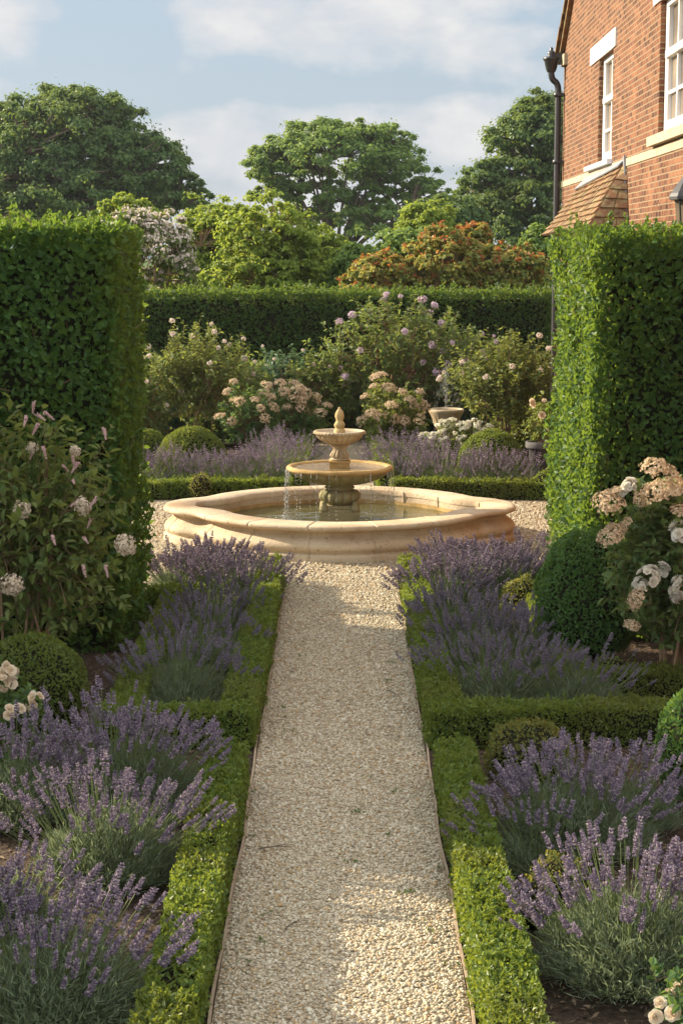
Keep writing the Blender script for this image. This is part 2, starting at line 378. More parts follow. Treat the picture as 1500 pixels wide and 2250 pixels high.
def tile_mat():
    m, nt, out = newmat('clay roof tile')
    geo = nd(nt, 'ShaderNodeNewGeometry'); tc = nd(nt, 'ShaderNodeTexCoord')
    rp = ramp(nt, [(0, (.12, .07, .042)), (.4, (.2, .105, .056)), (.75, (.26, .14, .07)), (1, (.16, .11, .07))])
    nt.links.new(geo.outputs['Random Per Island'], rp.inputs[0])
    nz = nd(nt, 'ShaderNodeTexNoise', i_Scale=9.0, i_Detail=6.0, i_Roughness=.7); nt.links.new(tc.outputs['Object'], nz.inputs['Vector'])
    r2 = ramp(nt, [(.47, (0, 0, 0)), (.6, (.75, .75, .75))]); nt.links.new(nz.outputs[0], r2.inputs[0])
    mx = nd(nt, 'ShaderNodeMix', data_type='RGBA'); mx.inputs[7].default_value = (.3, .26, .13, 1)
    nt.links.new(r2.outputs[0], mx.inputs[0]); nt.links.new(rp.outputs[0], mx.inputs[6])
    b = nd(nt, 'ShaderNodeBsdfPrincipled', i_Roughness=.85); b.inputs['Specular IOR Level'].default_value = .2
    nt.links.new(mx.outputs[2], b.inputs['Base Color'])
    bp = nd(nt, 'ShaderNodeBump', i_Strength=.5, i_Distance=.01); nt.links.new(nz.outputs[0], bp.inputs['Height'])
    nt.links.new(bp.outputs[0], b.inputs['Normal']); nt.links.new(b.outputs[0], out.inputs[0])
    return m
M['tile'] = tile_mat()
def water_mat(name, c, wave_scale, strength, rough=.03):
    m, nt, out = newmat(name)
    tc = nd(nt, 'ShaderNodeTexCoord'); mp = nd(nt, 'ShaderNodeMapping'); mp.inputs['Scale'].default_value = (1, 1.0, 1)
    nt.links.new(tc.outputs['Object'], mp.inputs[0])
    n1 = nd(nt, 'ShaderNodeTexNoise', i_Scale=wave_scale, i_Detail=3.0); nt.links.new(mp.outputs[0], n1.inputs['Vector'])
    bp = nd(nt, 'ShaderNodeBump', i_Strength=strength, i_Distance=.05); nt.links.new(n1.outputs[0], bp.inputs['Height'])
    b = nd(nt, 'ShaderNodeBsdfPrincipled', i_Roughness=rough, i_IOR=1.33)
    b.inputs['Base Color'].default_value = col(c); b.inputs['Specular IOR Level'].default_value = .5
    nt.links.new(bp.outputs[0], b.inputs['Normal']); nt.links.new(b.outputs[0], out.inputs[0])
    return m
M['pool'] = water_mat('pool water', (.075, .075, .028), 5.0, .35)
M['bowlwater'] = water_mat('bowl water', (.2, .15, .08), 16.0, .6)
def drop_mat():
    m, nt, out = newmat('water drops')
    b = nd(nt, 'ShaderNodeBsdfPrincipled', i_Roughness=.12, i_IOR=1.33)
    b.inputs['Base Color'].default_value = (.86, .86, .82, 1); b.inputs['Transmission Weight'].default_value = .6
    nt.links.new(b.outputs[0], out.inputs[0]); return m
M['drop'] = drop_mat()
def glass_mat():
    m, nt, out = newmat('window glass')
    tc = nd(nt, 'ShaderNodeTexCoord'); nz = nd(nt, 'ShaderNodeTexNoise', i_Scale=1.6, i_Detail=2.0); nt.links.new(tc.outputs['Object'], nz.inputs['Vector'])
    rp = ramp(nt, [(.35, (.12, .09, .06)), (.65, (.3, .24, .17))]); nt.links.new(nz.outputs[0], rp.inputs[0])
    b = nd(nt, 'ShaderNodeBsdfPrincipled', i_Roughness=.04, i_IOR=1.5); b.inputs['Specular IOR Level'].default_value = .5
    nt.links.new(rp.outputs[0], b.inputs['Base Color'])
    bp = nd(nt, 'ShaderNodeBump', i_Strength=.08, i_Distance=.05); nt.links.new(nz.outputs[0], bp.inputs['Height']); nt.links.new(bp.outputs[0], b.inputs['Normal'])
    nt.links.new(b.outputs[0], out.inputs[0]); return m
M['glass'] = glass_mat()

# ================================================================== generators
def clip_leaves(mb, P, N, rg, L, mat=0, kind=6, tilt=.6, upb=.25):
    """leaves of a clipped surface: P on the surface, N outward"""
    n = len(P)
    U = nrm(np.cross(N, rdir(n, rg)) * 1.0 + N * rg.uniform(.1, .9, (n, 1)) + np.array([0, 0, upb]))
    NN = nrm(N + rdir(n, rg) * tilt)
    l = L * rg.uniform(.65, 1.3, n)
    leaves(mb, P, U, NN, l, l * rg.uniform(.5, .72, n), mat, kind=kind, droop=.08)

def hedge(name, label, pts, width, height, leaf, dens, mat, group=None, amp=.02, depth=.05, kind=6, shoots=0, slen=(.05, .16), cat='hedge', z0=0.0, inset=.05, amp2=0.0, f2=1.0):
    """clipped hedge along a polyline of ground points"""
    rg = np.random.default_rng(abs(hash((round(pts[0][0], 3), round(pts[0][1], 3), round(height, 3)))) % (2 ** 31))
    pts = [np.array(p, float) for p in pts]
    base = np.array([pts[0][0], pts[0][1], 0.0])
    root = thing(name, label, cat, base, group)
    mb, core = MB(), MB()
    hw = width / 2
    PP, NN = [], []
    for a, b in zip(pts[:-1], pts[1:]):
        a3, b3 = np.append(a, 0) - base, np.append(b, 0) - base
        ln = np.linalg.norm(b3 - a3); d = (b3 - a3) / ln; s = np.array([d[1], -d[0], 0])
        def add(area, f, nv):
            n = max(1, int(area * dens)); u, v = rg.random(n), rg.random(n)
            PP.append(f(u, v)); NN.append(np.tile(nv, (n, 1)))
        # the rounding of the top edge comes from pulling points near it inwards
        add(ln * width, lambda u, v: a3 + np.outer(u * ln, d) + np.outer((v * 2 - 1) * hw, s) + np.array([0, 0, height]), np.array([0, 0, 1.]))
        for sg in (1, -1):
            add(ln * height, lambda u, v: a3 + np.outer(u * ln, d) + s * hw * sg + np.outer(v ** .9 * height, [0, 0, 1]), s * sg)
        for e, dd in ((a3, -d), (b3, d)):
            add(width * height, lambda u, v: e + np.outer((u * 2 - 1) * hw, s) + np.outer(v * height, [0, 0, 1]), dd)
        # solid dark core standing in for the shaded inside
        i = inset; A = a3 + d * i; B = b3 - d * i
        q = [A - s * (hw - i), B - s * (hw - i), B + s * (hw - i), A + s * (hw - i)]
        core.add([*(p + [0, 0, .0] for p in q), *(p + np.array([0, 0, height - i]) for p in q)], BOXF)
    P = np.concatenate(PP); N = np.concatenate(NN)
    Pw = P + base
    dsp = amp * wob(Pw, 1.0 / max(.12, height * .28), 1.3) + amp * .7 * wob(Pw, 2.6 / max(.12, height * .28), 4.1)
    if amp2: dsp = dsp + amp2 * wob(Pw, f2, 2.2)
    if shoots:                                             # hollows where the clipping has left thin spots
        hol = wob(Pw, 1.9, 7.7) + .5 * wob(Pw, 5.1, 3.2)
        thin = (hol > .55) & (rg.random(len(P)) < .42)
        dsp = dsp - np.clip(hol - .45, 0, .5) * depth * .9
        P, N, dsp = P[~thin], N[~thin], dsp[~thin]
    P = P + N * (dsp - depth * rg.exponential(.45, len(P)))[:, None] + rg.normal(size=P.shape) * leaf * .3
    P[:, 2] = np.maximum(P[:, 2], .01)
    clip_leaves(mb, P, N, rg, leaf, 0, kind)
    if shoots:
        top = np.where(N[:, 2] > .5)[0]
        pick = rg.choice(top, min(shoots, len(top)), replace=False)
        S0 = P[pick]; D = nrm(rdir(len(pick), rg) * .35 + np.array([0, 0, 1.])); Ls = rg.uniform(*slen, len(pick))
        for t in np.linspace(.2, 1, 6):
            for _ in range(2):
                u = nrm(rdir(len(pick), rg) + D * .7)
                leaves(mb, S0 + D * (Ls * t)[:, None], u, rdir(len(pick), rg) + [0, 0, .8], leaf * .85, leaf * .5, 0)
        if leaf > .03:                                     # cut twigs among the leaves
            pk = rg.choice(len(P), min(len(P), shoots * 2), replace=False)
            d = nrm(np.cross(N[pk], rdir(len(pk), rg)) + N[pk] * .35 + [0, 0, .5]); l = rg.uniform(.06, .2, len(pk))[:, None]
            a = P[pk] - N[pk] * .02
            tube_batch(core, a, a + d * l * .5 + N[pk] * .012, a + d * l, .0035, .0015, 3, 3, 1)
    mb.build('foliage', mat, root); core.build('shade_core', [M['core'], M['bark2']], root)
    return root

def ball(name, label, loc, rx, rz, leaf, dens, mat, group=None, cut=-.75, amp=.015, cat='clipped bush', seed=0, zc=None, depth=.03):
    """clipped ball or dome; loc is the point on the ground"""
    rg = np.random.default_rng(100 + seed)
    root = thing(name, label, cat, (loc[0], loc[1], 0), group)
    zc = rz * .8 if zc is None else zc
    n = int(4 * math.pi * rx * rz * dens)
    D = rdir(n, rg); D = D[D[:, 2] > cut]
    S = np.array([rx, rx, rz])
    N = nrm(D / S)
    r = 1 + amp / rx * wob(D + seed, 3.0, seed) - depth / rx * rg.exponential(.45, len(D))
    P = D * S * r[:, None] + np.array([0, 0, zc])
    P[:, 2] = np.maximum(P[:, 2], .005)
    mb = MB(); clip_leaves(mb, P, N, rg, leaf)
    mb.build('foliage', mat, root)
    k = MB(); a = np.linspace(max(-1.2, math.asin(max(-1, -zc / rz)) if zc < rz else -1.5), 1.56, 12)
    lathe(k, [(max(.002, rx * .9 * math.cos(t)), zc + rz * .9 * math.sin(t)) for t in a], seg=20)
    k.build('shade_core', M['core'], root)  # solid core whose dark colour carries the shade behind the leaves
    return root

# flower templates ------------------------------------------------------------
def floret_template(petals=5, l=.5, w=.55):
    a = np.linspace(0, 2 * math.pi, petals, endpoint=False)
    U = np.stack([np.cos(a), np.sin(a), np.full(petals, .35)], 1)
    mb = MB(); leaves(mb, np.zeros((petals, 3)), U, np.tile([0, 0, 1.], (petals, 1)), l, w, kind=4, fold=-.1)
    return np.concatenate(mb.V), np.concatenate(list(mb.F.values())[0])
FLT = floret_template(5)
FLT4 = floret_template(4, .55, .6)

def head_cluster(name, n, Rr, fs, mat, rg, flat=.7, hemi=True):
    """dense head of florets (hydrangea-like)"""
    D = rdir(n * 3, rg)
    if hemi: D = D[D[:, 2] > -.25]
    D = D[:n]; rr = Rr * (1 - .35 * rg.random(len(D)) ** 2) * (1 + .18 * wob(D, 2.5, rg.random() * 9) + .22 * wob(D, 5, rg.random() * 9))
    P = D * rr[:, None] * np.array([1, 1, flat])
    X, Y, Z = frame_from(D + rdir(len(D), rg) * .5, rg)
    mb = MB(); inst(mb, *FLT, P, X, Y, Z, fs * rg.uniform(.7, 1.3, len(D)))
    return mb.mesh(name, mat)

def spike_head(name, L, Rr, n, fs, mat, rg):
    t = rg.random(n); a = rg.uniform(0, 2 * math.pi, n); r = Rr * (1 - t * .75) * rg.uniform(.6, 1.1, n)
    P = np.stack([r * np.cos(a), r * np.sin(a), t * L], 1)
    X, Y, Z = frame_from(np.stack([np.cos(a), np.sin(a), np.full(n, .3)], 1) + rdir(n, rg) * .4, rg)
    mb = MB(); inst(mb, *FLT4, P, X, Y, Z, fs * (1.1 - .5 * t))
    return mb.mesh(name, mat)

def rose_mesh(mb, pos, Zax, r, rg, layers=4):
    """one open rose: cupped petals in rings"""
    X, Y, Z = (v[0] for v in frame_from(np.array([Zax]), rg))
    g = np.linspace(-1, 1, 4)
    for k in range(layers):
        npet = 6 - k if k < 3 else 3
        rad = r * (1 - k * .22); tilt = .25 + k * .36
        for j in range(npet):
            a = 2 * math.pi * (j + .5 * (k % 2)) / npet + rg.uniform(-.2, .2)
            ca, sa = math.cos(a), math.sin(a)
            V = []
            for v in np.linspace(0, 1, 4):
                wdt = .52 * rad * math.sin(.35 + v * 2.1) * 1.15
                out = rad * v * math.cos(tilt * (.5 + v * .6)); up = rad * v * math.sin(tilt * (.5 + v * .6)) - (rad * .18 * v ** 4 if k < 2 else 0)
                for u in g:
                    x, y = out - .12 * rad * u * u, u * wdt
                    z = up + .16 * rad * u * u * v + rg.normal() * .02 * rad
                    V.append(pos + X * (x * ca - y * sa) + Y * (x * sa + y * ca) + Z * z)
            F = [(i * 4 + q, i * 4 + q + 1, (i + 1) * 4 + q + 1, (i + 1) * 4 + q) for i in range(3) for q in range(3)]
            mb.add(V, F, 0, True)

def rose_bunch(name, nb, Rr, r, mat, rg):
    mb = MB()
    D = rdir(nb * 4, rg); D = D[D[:, 2] > -.3][:nb]
    for d in D:
        rose_mesh(mb, d * Rr * rg.uniform(.45, 1.0) * np.array([1, 1, .75]), nrm(d + np.array([0, -.35, .35])), r * rg.uniform(.75, 1.15), rg)
    return mb.mesh(name, mat)

# loose shrubs and small trees -------------------------------------------------
def shrub(name, label, loc, centre, radii, ntwig, nleaf, leaf, tw, mat, wood, nstem=6, sr=.012, seed=0, group=None, cat='shrub', upb=.45,
          low=-1.0, wl=.55, kind=6, spread=.08, gap=.35, shell=.35, fork=None, outb=.8):
    """loc ground point; centre relative to it; twigs fill the ellipsoid. Returns root, twig ends, twig directions"""
    rg = np.random.default_rng(1000 + seed)
    root = thing(name, label, cat, loc, group)
    c, r = np.array(centre, float), np.array(radii, float)
    D = rdir(ntwig * 3, rg); D = D[D[:, 2] > low]
    lump = 1 + gap * wob(D * 1.0 + seed * 1.7, 2.4, seed)
    keep = rg.random(len(D)) < np.clip(lump, .25, 1); D, lump = D[keep][:ntwig], lump[keep][:ntwig]
    n = len(D)
    rad = (shell + (1 - shell) * rg.random(n) ** .5) * np.clip(lump, .7, 1.22)
    E = c + D * r * rad[:, None]
    E[:, 2] = np.maximum(E[:, 2], .04)
    T = nrm(D * outb + np.array([0, 0, upb]) + rdir(n, rg) * .55)
    ln = tw * rg.uniform(.6, 1.4, n)
    B = E - T * ln[:, None]
    lf, wd = MB(), MB()
    tube_batch(wd, B, (B + E) / 2 - np.array([0, 0, .04]) * ln[:, None], E, sr * .22, sr * .08, 2, 3)
    for k in range(nleaf):
        t = (k + .6) / nleaf
        P = B + T * (ln * t)[:, None]
        side = nrm(np.cross(T, rdir(n, rg)))
        U = nrm(side + T * .55 + np.array([0, 0, -.1]))
        NN = nrm(np.array([0, 0, 1.]) + rdir(n, rg) * .6 + D * .3)
        l = leaf * rg.uniform(.6, 1.3, n)
        leaves(lf, P, U, NN, l, l * wl * rg.uniform(.8, 1.2, n), kind=kind, droop=.12)
    # main stems then branches to the twigs
    ds = rdir(nstem * 3, rg); ds[:, 2] = np.abs(ds[:, 2]) * .6 + .1; ds = ds[:nstem]
    S1 = c + ds * r * .45
    foot = np.stack([rg.normal(size=nstem) * spread, rg.normal(size=nstem) * spread, np.zeros(nstem)], 1)
    if fork is not None:
        f3 = np.array([0, 0, fork]); tube_batch(wd, [foot[0] * 0], [f3 * .5 + [.02, .01, 0]], [f3], sr * 1.5, sr * 1.15, 5, 7); foot = foot * .3 + f3
    mid = foot * .6 + S1 * .4 + np.array([0, 0, 1.]) * (np.linalg.norm(S1 - foot, axis=1) * .18)[:, None]
    tube_batch(wd, foot, mid, S1, sr, sr * .55, 6, 6)
    nb = min(n, 160)
    near = np.argmin(((B[:nb, None] - S1[None]) ** 2).sum(-1), 1)
    t = rg.uniform(.55, 1, nb)[:, None]
    Q = (1 - t) ** 2 * foot[near] + 2 * t * (1 - t) * mid[near] + t * t * S1[near]
    tube_batch(wd, Q, (Q + B[:nb]) / 2 + np.array([0, 0, .05]), B[:nb], sr * .45, sr * .2, 4, 4)
    lf.build('foliage', mat, root); wd.build('branches', wood, root)
    return root, E, T, rg

def put_heads(root, meshes, E, T, rg, idx, name='flower_head', up=.6, scale=(.8, 1.2), lift=0.0, stalk=None):
    """separate flower heads at the given twig ends"""
    sm = MB()
    for q, i in enumerate(idx):
        o = link(name, meshes[q % len(meshes)], root)
        z = nrm(T[i] * .6 + np.array([0, -.15, up]))
        p = E[i] + z * lift
        o.rotation_mode = 'QUATERNION'
        qn = Vector((0, 0, 1)).rotation_difference(Vector(z)) @ Matrix.Rotation(rg.uniform(0, 6.28), 4, 'Z').to_quaternion()
        o.rotation_quaternion = qn; o.location = [float(v) for v in p]
        s = rg.uniform(*scale); o.scale = (s, s, s)
        if lift or stalk: tube_batch(sm, [E[i] - T[i] * .03], [E[i] + z * lift * .4], [p + z * .004], .003, .0025, 2, 3)
    if lift and sm.n: sm.build('stalk_foliage', M['weed'], root)

def front_idx(E, rg, n, c, r, zmin=-.3, ymax=.3):
    """twig ends on the side that shows, spread out"""
    q = (E - np.array(c)) / np.array(r)
    ok = np.where((q[:, 1] < ymax) & (q[:, 2] > zmin) & (np.linalg.norm(q, axis=1) > .72))[0]
    rg.shuffle(ok)
    got = []
    dmin = 1.3 * min(r) * math.sqrt(2.2 / max(n, 1)) * .55
    for i in ok:
        if all(np.linalg.norm(E[i] - E[j]) > dmin for j in got): got.append(i)
        if len(got) >= n: break
    return got

# lavender ---------------------------------------------------------------------
OCT = np.array([[.5, 0, .45], [0, .5, .45], [-.5, 0, .45], [0, -.5, .45], [0, 0, 0], [0, 0, 1.15]])
OCTF = np.array([[0, 1, 5], [1, 2, 5], [2, 3, 5], [3, 0, 5], [1, 0, 4], [2, 1, 4], [3, 2, 4], [0, 3, 4]])
def spike_template(whorls, per, seed, L=1.0):
    rg = np.random.default_rng(seed); mb = MB()
    for w in range(whorls):
        t = w / max(1, whorls - 1)
        t = t if w else -.14 if whorls > 4 else 0
        rr = .15 * (1 - .45 * max(0, t)) * rg.uniform(.85, 1.15)
        a = np.linspace(0, 2 * math.pi, per, endpoint=False) + rg.uniform(0, 2)
        D = np.stack([np.cos(a), np.sin(a), np.full(per, .75)], 1)
        P = np.stack([np.cos(a) * rr * .35, np.sin(a) * rr * .35, np.full(per, max(-.16, t) * .84 * L)], 1)
        X, Y, Z = frame_from(D + rdir(per, rg) * .25, rg)
        s = .2 * (1 - .3 * max(0, t)) * rg.uniform(.8, 1.2, per)
        inst(mb, OCT, OCTF, P, X, Y, Z, np.stack([s * .85, s * .85, s * 1.25], 1))
    return np.concatenate(mb.V), np.concatenate([x for v in mb.F.values() for x in v])
SPK_HI = [spike_template(6, 6, s) for s in range(3)]
SPK_LO = [spike_template(4, 4, s + 9) for s in range(3)]

def lavender(label, loc, r, hf, hs, nspike, nfol, seed, hi=True, mat='lavflower', spike=.085, needle=.055, group='lavender plants in the borders', lean=(0, 0), wneedle=.0055):
    rg = np.random.default_rng(3000 + seed); nspike = int(nspike * (.9 if mat != 'lavshade' else .72)); r = r * 1.04; hs = hs * (.72 if hi else 1); hf = hf * (1.0 if hi else 1); spike = spike * (.78 if mat != 'lavshade' else .68); nfol = int(nfol * 2.1)
    root = thing('lavender_plant', label, 'lavender', (loc[0], loc[1], 0), group)
    fo, st, fl = MB(), MB(), MB()
    # foliage: shoots that fan out from the crown into a mound
    ns = nfol // 14
    az = rg.uniform(0, 2 * math.pi, ns); q = np.sqrt(rg.random(ns))
    Tp = np.stack([np.cos(az) * q * r * .86, np.sin(az) * q * r * .86, hf * (1 - .72 * q ** 2.2) * rg.uniform(.72, 1.08, ns)], 1)
    Bs = np.stack([np.cos(az) * q * r * .3, np.sin(az) * q * r * .3, np.full(ns, .0)], 1)
    Tp[:, 0] += lean[0] * .6; Tp[:, 1] += lean[1] * .6
    Dv = nrm(Tp - Bs + np.array([0, 0, .12]))
    for k in range(14):
        t = .30 + .70 * (k + rg.random(ns)) / 14
        P = Bs + (Tp - Bs) * t[:, None] + rg.normal(size=(ns, 3)) * .012
        U = nrm(Dv * 1.0 + rdir(ns, rg) * .75)
        leaves(fo, P, U, rdir(ns, rg) + [0, 0, .6], needle * rg.uniform(.6, 1.25, ns), wneedle, kind=4, fold=.1)
    tube_batch(st, Bs[::3], (Bs[::3] + Tp[::3]) / 2, Tp[::3], .003, .002, 2, 3)
    # flower stalks
    az = rg.uniform(0, 2 * math.pi, nspike); q = rg.random(nspike) ** .58
    tilt = q * R(60)
    ln = hs * rg.uniform(.7, 1.15, nspike) * (1 - .06 * q) * (1 + .14 * np.sin(az * 2 + seed) + .1 * np.sin(az * 3 - seed * 2))
    B = np.stack([np.cos(az) * q * r * .45, np.sin(az) * q * r * .45, np.full(nspike, hf * .25)], 1)
    D = np.stack([np.cos(az) * np.sin(tilt), np.sin(az) * np.sin(tilt), np.cos(tilt)], 1)
    D[:, 1] = np.where(D[:, 1] < 0, D[:, 1] * .35, D[:, 1]); B[:, 1] += .16 * r
    D = nrm(D + rdir(nspike, rg) * .17 + np.array([lean[0], lean[1], 0]))
    E = B + D * ln[:, None] * np.array([1, 1, .92])
    Mi = (B + E) / 2 - np.array([0, 0, .03]) * q[:, None]
    tube_batch(st, B, Mi, E, .0026, .0018, 3, 3)
    Tn = nrm(E - Mi + np.array([0, 0, .03]))
    X, Y, Z = frame_from(Tn, rg)
    which = rg.integers(0, 3, nspike)
    tpl = SPK_HI if hi else SPK_LO
    s = spike * rg.uniform(.65, 1.25, nspike)
    for k in range(3):
        w = which == k
        inst(fl, tpl[k][0], tpl[k][1], E[w], X[w], Y[w], Z[w], np.stack([s[w] * .86, s[w] * .86, s[w] * 1.1], 1))
    fo.build('foliage', M['lavleaf'], root); st.build('stems', M['lavstem'], root); fl.build('blossoms', M[mat], root)
    return root

# big trees --------------------------------------------------------------------
def bigtree(name, label, loc, crowns, nclump, nleaf, leaf, mat, group, wood='bark', trunk_h=2.0, tr=.3, seed=0, clump=.16, cat='tree', limbs=9, squash=.6, extra=None, kind=6, hang=0.0, lower=-.55):
    """crowns: list of (cx,cy,cz,rx,ry,rz) relative to the foot"""
    rg = np.random.default_rng(5000 + seed)
    root = thing(name, label, cat, loc, group)
    cr = np.array(crowns, float)
    w = cr[:, 3] * cr[:, 5]; pick = rg.choice(len(cr), nclump, p=w / w.sum())
    c = cr[pick]
    D = rdir(nclump * 6, rg); D = D[D[:, 2] > lower][:nclump]; c = c[:len(D)]
    rad = .45 + .55 * rg.random(len(D)) ** .45
    rad *= 1 + .2 * wob(D * 1.3 + pick[:len(D), None], 2.2, seed)
    Cc = c[:, :3] + D * c[:, 3:] * rad[:, None]
    # inside of another crown's core is allowed: it fills the tree
    cl_r = clump * np.sqrt(c[:, 3] * c[:, 5]) * rg.uniform(.55, 1.4, len(D))
    lf, wd = MB(), MB()
    n = len(D) * nleaf
    idx = np.repeat(np.arange(len(D)), nleaf)
    d = rdir(n, rg); rr = np.abs(rg.normal(size=n)) * .62
    P = Cc[idx] + d * (cl_r[idx] * rr)[:, None] * np.array([1.15, 1.15, squash])
    P[:, 2] -= hang * cl_r[idx] * rr * (1 - np.abs(d[:, 2]))
    out = nrm(P - cr[pick][idx][:, :3] * np.array([1, 1, .8]))
    N = nrm(d * .7 + np.array([0, 0, .55]) + out * .5 + rdir(n, rg) * .6)
    U = nrm(np.cross(N, rdir(n, rg)) + np.array([0, 0, -.15]))
    l = leaf * rg.uniform(.6, 1.4, n)
    leaves(lf, P, U, N, l, l * rg.uniform(.5, .8, n), kind=kind, droop=.1)
    # trunk and limbs
    f = np.array([0, 0, trunk_h])
    tube_batch(wd, [[0, 0, -.1]], [[tr * .2, 0, trunk_h * .5]], [f], tr * 1.25, tr * .9, 6, 9)
    nl = min(limbs, len(D)); o = rg.permutation(len(D)); far = f + (Cc[o[:nl]] - f) * .82
    mid = f + (far - f) * .45 + np.array([0, 0, 1.]) * (np.linalg.norm(far - f, axis=1) * .10)[:, None] + rdir(nl, rg) * .3 * tr
    tube_batch(wd, np.repeat(f[None], nl, 0) - [0, 0, tr * .6], mid, far, tr * .55, tr * .12, 8, 7)
    t = rg.uniform(.3, .95, len(D))[:, None]
    tt = np.linspace(.25, 1, 8)
    Q = ((1 - tt) ** 2)[None, :, None] * f + (2 * tt * (1 - tt))[None, :, None] * mid[:, None] + (tt ** 2)[None, :, None] * far[:, None]
    Qf = Q.reshape(-1, 3)
    dist = ((Cc[:, None] - Qf[None]) ** 2).sum(-1) + 4 * np.maximum(0, Qf[None, :, 2] - Cc[:, None, 2]) ** 2
    S = Qf[np.argmin(dist, 1)]
    tube_batch(wd, S, (S + Cc) / 2 + np.array([0, 0, .06]) * np.linalg.norm(Cc - S, axis=1)[:, None], Cc, tr * .2, tr * .05, 5, 5)
    wd.build('trunk', M[wood], root)
    lf.build('crown', mat, root)
    if extra: extra(root, Cc, cl_r, rg)
    return root

# ================================================================== sun, sky, camera
SUN_EL = R(23.5)
_h = nrm(np.array([-.925, .38, 0.]))
SUN_DIR = Vector((_h[0] * math.cos(SUN_EL), _h[1] * math.cos(SUN_EL), math.sin(SUN_EL)))
ld = bpy.data.lights.new('sun', 'SUN'); ld.energy = 5.0; ld.angle = R(.5); ld.color = (1.0, .85, .64)
lo = bpy.data.objects.new('sun', ld); C.objects.link(lo)
lo.rotation_mode = 'QUATERNION'; lo.rotation_quaternion = SUN_DIR.to_track_quat('Z', 'Y'); lo.location = (-20, 20, 15)

wd = bpy.data.worlds.new('World'); scene.world = wd; wd.use_nodes = True
nt = wd.node_tree; nt.nodes.clear()
wo = nt.nodes.new('ShaderNodeOutputWorld'); bg = nt.nodes.new('ShaderNodeBackground')
sky = nt.nodes.new('ShaderNodeTexSky'); sky.sky_type = 'NISHITA'; sky.sun_disc = False
sky.sun_elevation = SUN_EL; sky.sun_rotation = math.atan2(_h[0], _h[1]); sky.air_density = 1.0; sky.dust_density = 1.5; sky.ozone_density = 1.6
SKY_STRENGTH = .085
bg.inputs['Strength'].default_value = SKY_STRENGTH
tc = nt.nodes.new('ShaderNodeTexCoord'); sx = nt.nodes.new('ShaderNodeSeparateXYZ'); nt.links.new(tc.outputs['Generated'], sx.inputs[0])
def mth(op, a, b=None, c=None, clamp=False):
    n = nt.nodes.new('ShaderNodeMath'); n.operation = op; n.use_clamp = clamp
    for i, v in enumerate((a, b, c)):
        if v is None: continue
        if isinstance(v, (int, float)): n.inputs[i].default_value = v
        else: nt.links.new(v, n.inputs[i])
    return n.outputs[0]
# clouds: banks at given bearings and heights, their edges torn by noise
mp = nt.nodes.new('ShaderNodeMapping'); mp.inputs['Scale'].default_value = (1, 1, 1.9); nt.links.new(tc.outputs['Generated'], mp.inputs[0])
nz = nd(nt, 'ShaderNodeTexNoise', i_Scale=20.0, i_Detail=9.0, i_Roughness=.55); nt.links.new(mp.outputs[0], nz.inputs['Vector'])
nz2 = nd(nt, 'ShaderNodeTexNoise', i_Scale=5.0, i_Detail=4.0, i_Roughness=.5); nt.links.new(mp.outputs[0], nz2.inputs['Vector'])
def cl(px, py, rx, ry, k):
    a, e = (px - 750) / FPX, (555 - py) / FPX
    dx = mth('MULTIPLY', mth('SUBTRACT', sx.outputs[0], a), FPX / rx); dz = mth('MULTIPLY', mth('SUBTRACT', sx.outputs[2], e), FPX / ry)
    d2 = mth('ADD', mth('MULTIPLY', dx, dx), mth('MULTIPLY', dz, dz))
    return mth('MULTIPLY', mth('SUBTRACT', 1.0, d2, clamp=True), k)
acc = None
for b in [(700, 60, 430, 110, .55), (620, 330, 420, 110, .6), (1000, 300, 260, 90, .5), (20, 70, 160, 110, .42), (960, 120, 330, 90, .3), (1020, 20, 330, 60, .35), (0, 215, 90, 40, .5), (750, 470, 700, 120, .5), (430, 15, 260, 40, .25)]:
    c = cl(*b); acc = c if acc is None else mth('MAXIMUM', acc, c)
hi = mth('MINIMUM', mth('MULTIPLY', mth('SUBTRACT', sx.outputs[2], .16, clamp=True), 1.6), .55)  # cloud overhead, out of view, made brighter to lift the shadows
hi = mth('MAXIMUM', hi, mth('MULTIPLY', mth('SUBTRACT', mth('MULTIPLY', sx.outputs[1], -1.0), .1, clamp=True), .95))  # bright cloud added behind the camera as fill light
dens = mth('ADD', mth('ADD', acc, hi), mth('MULTIPLY', mth('SUBTRACT', nz.outputs[0], .5), 1.15))
dens = mth('ADD', dens, mth('MULTIPLY', mth('SUBTRACT', nz2.outputs[0], .5), .5))
cr = ramp(nt, [(.1, (0, 0, 0)), (.3, (.6, .6, .6)), (.55, (.95, .95, .95))]); nt.links.new(dens, cr.inputs[0])
shade = ramp(nt, [(.3, (3.2, 3.4, 3.7)), (.55, (3.85, 3.9, 4.0)), (.75, (4.5, 4.42, 4.3))]); nt.links.new(nz.outputs[0], shade.inputs[0])
mxs = nd(nt, 'ShaderNodeMix', data_type='RGBA'); nt.links.new(cr.outputs[0], mxs.inputs[0])
vm = nt.nodes.new('ShaderNodeVectorMath'); vm.operation = 'SCALE'; nt.links.new(shade.outputs[0], vm.inputs[0]); nt.links.new(mth('MULTIPLY_ADD', hi, 1.9, 1.0), vm.inputs['Scale'])
veil = nd(nt, 'ShaderNodeMix', data_type='RGBA'); veil.inputs[0].default_value = .8; veil.inputs[7].default_value = (2.3, 2.75, 3.3, 1)
nt.links.new(sky.outputs[0], veil.inputs[6]); nt.links.new(veil.outputs[2], mxs.inputs[6]); nt.links.new(vm.outputs[0], mxs.inputs[7])
nt.links.new(mxs.outputs[2], bg.inputs[0]); nt.links.new(bg.outputs[0], wo.inputs[0])

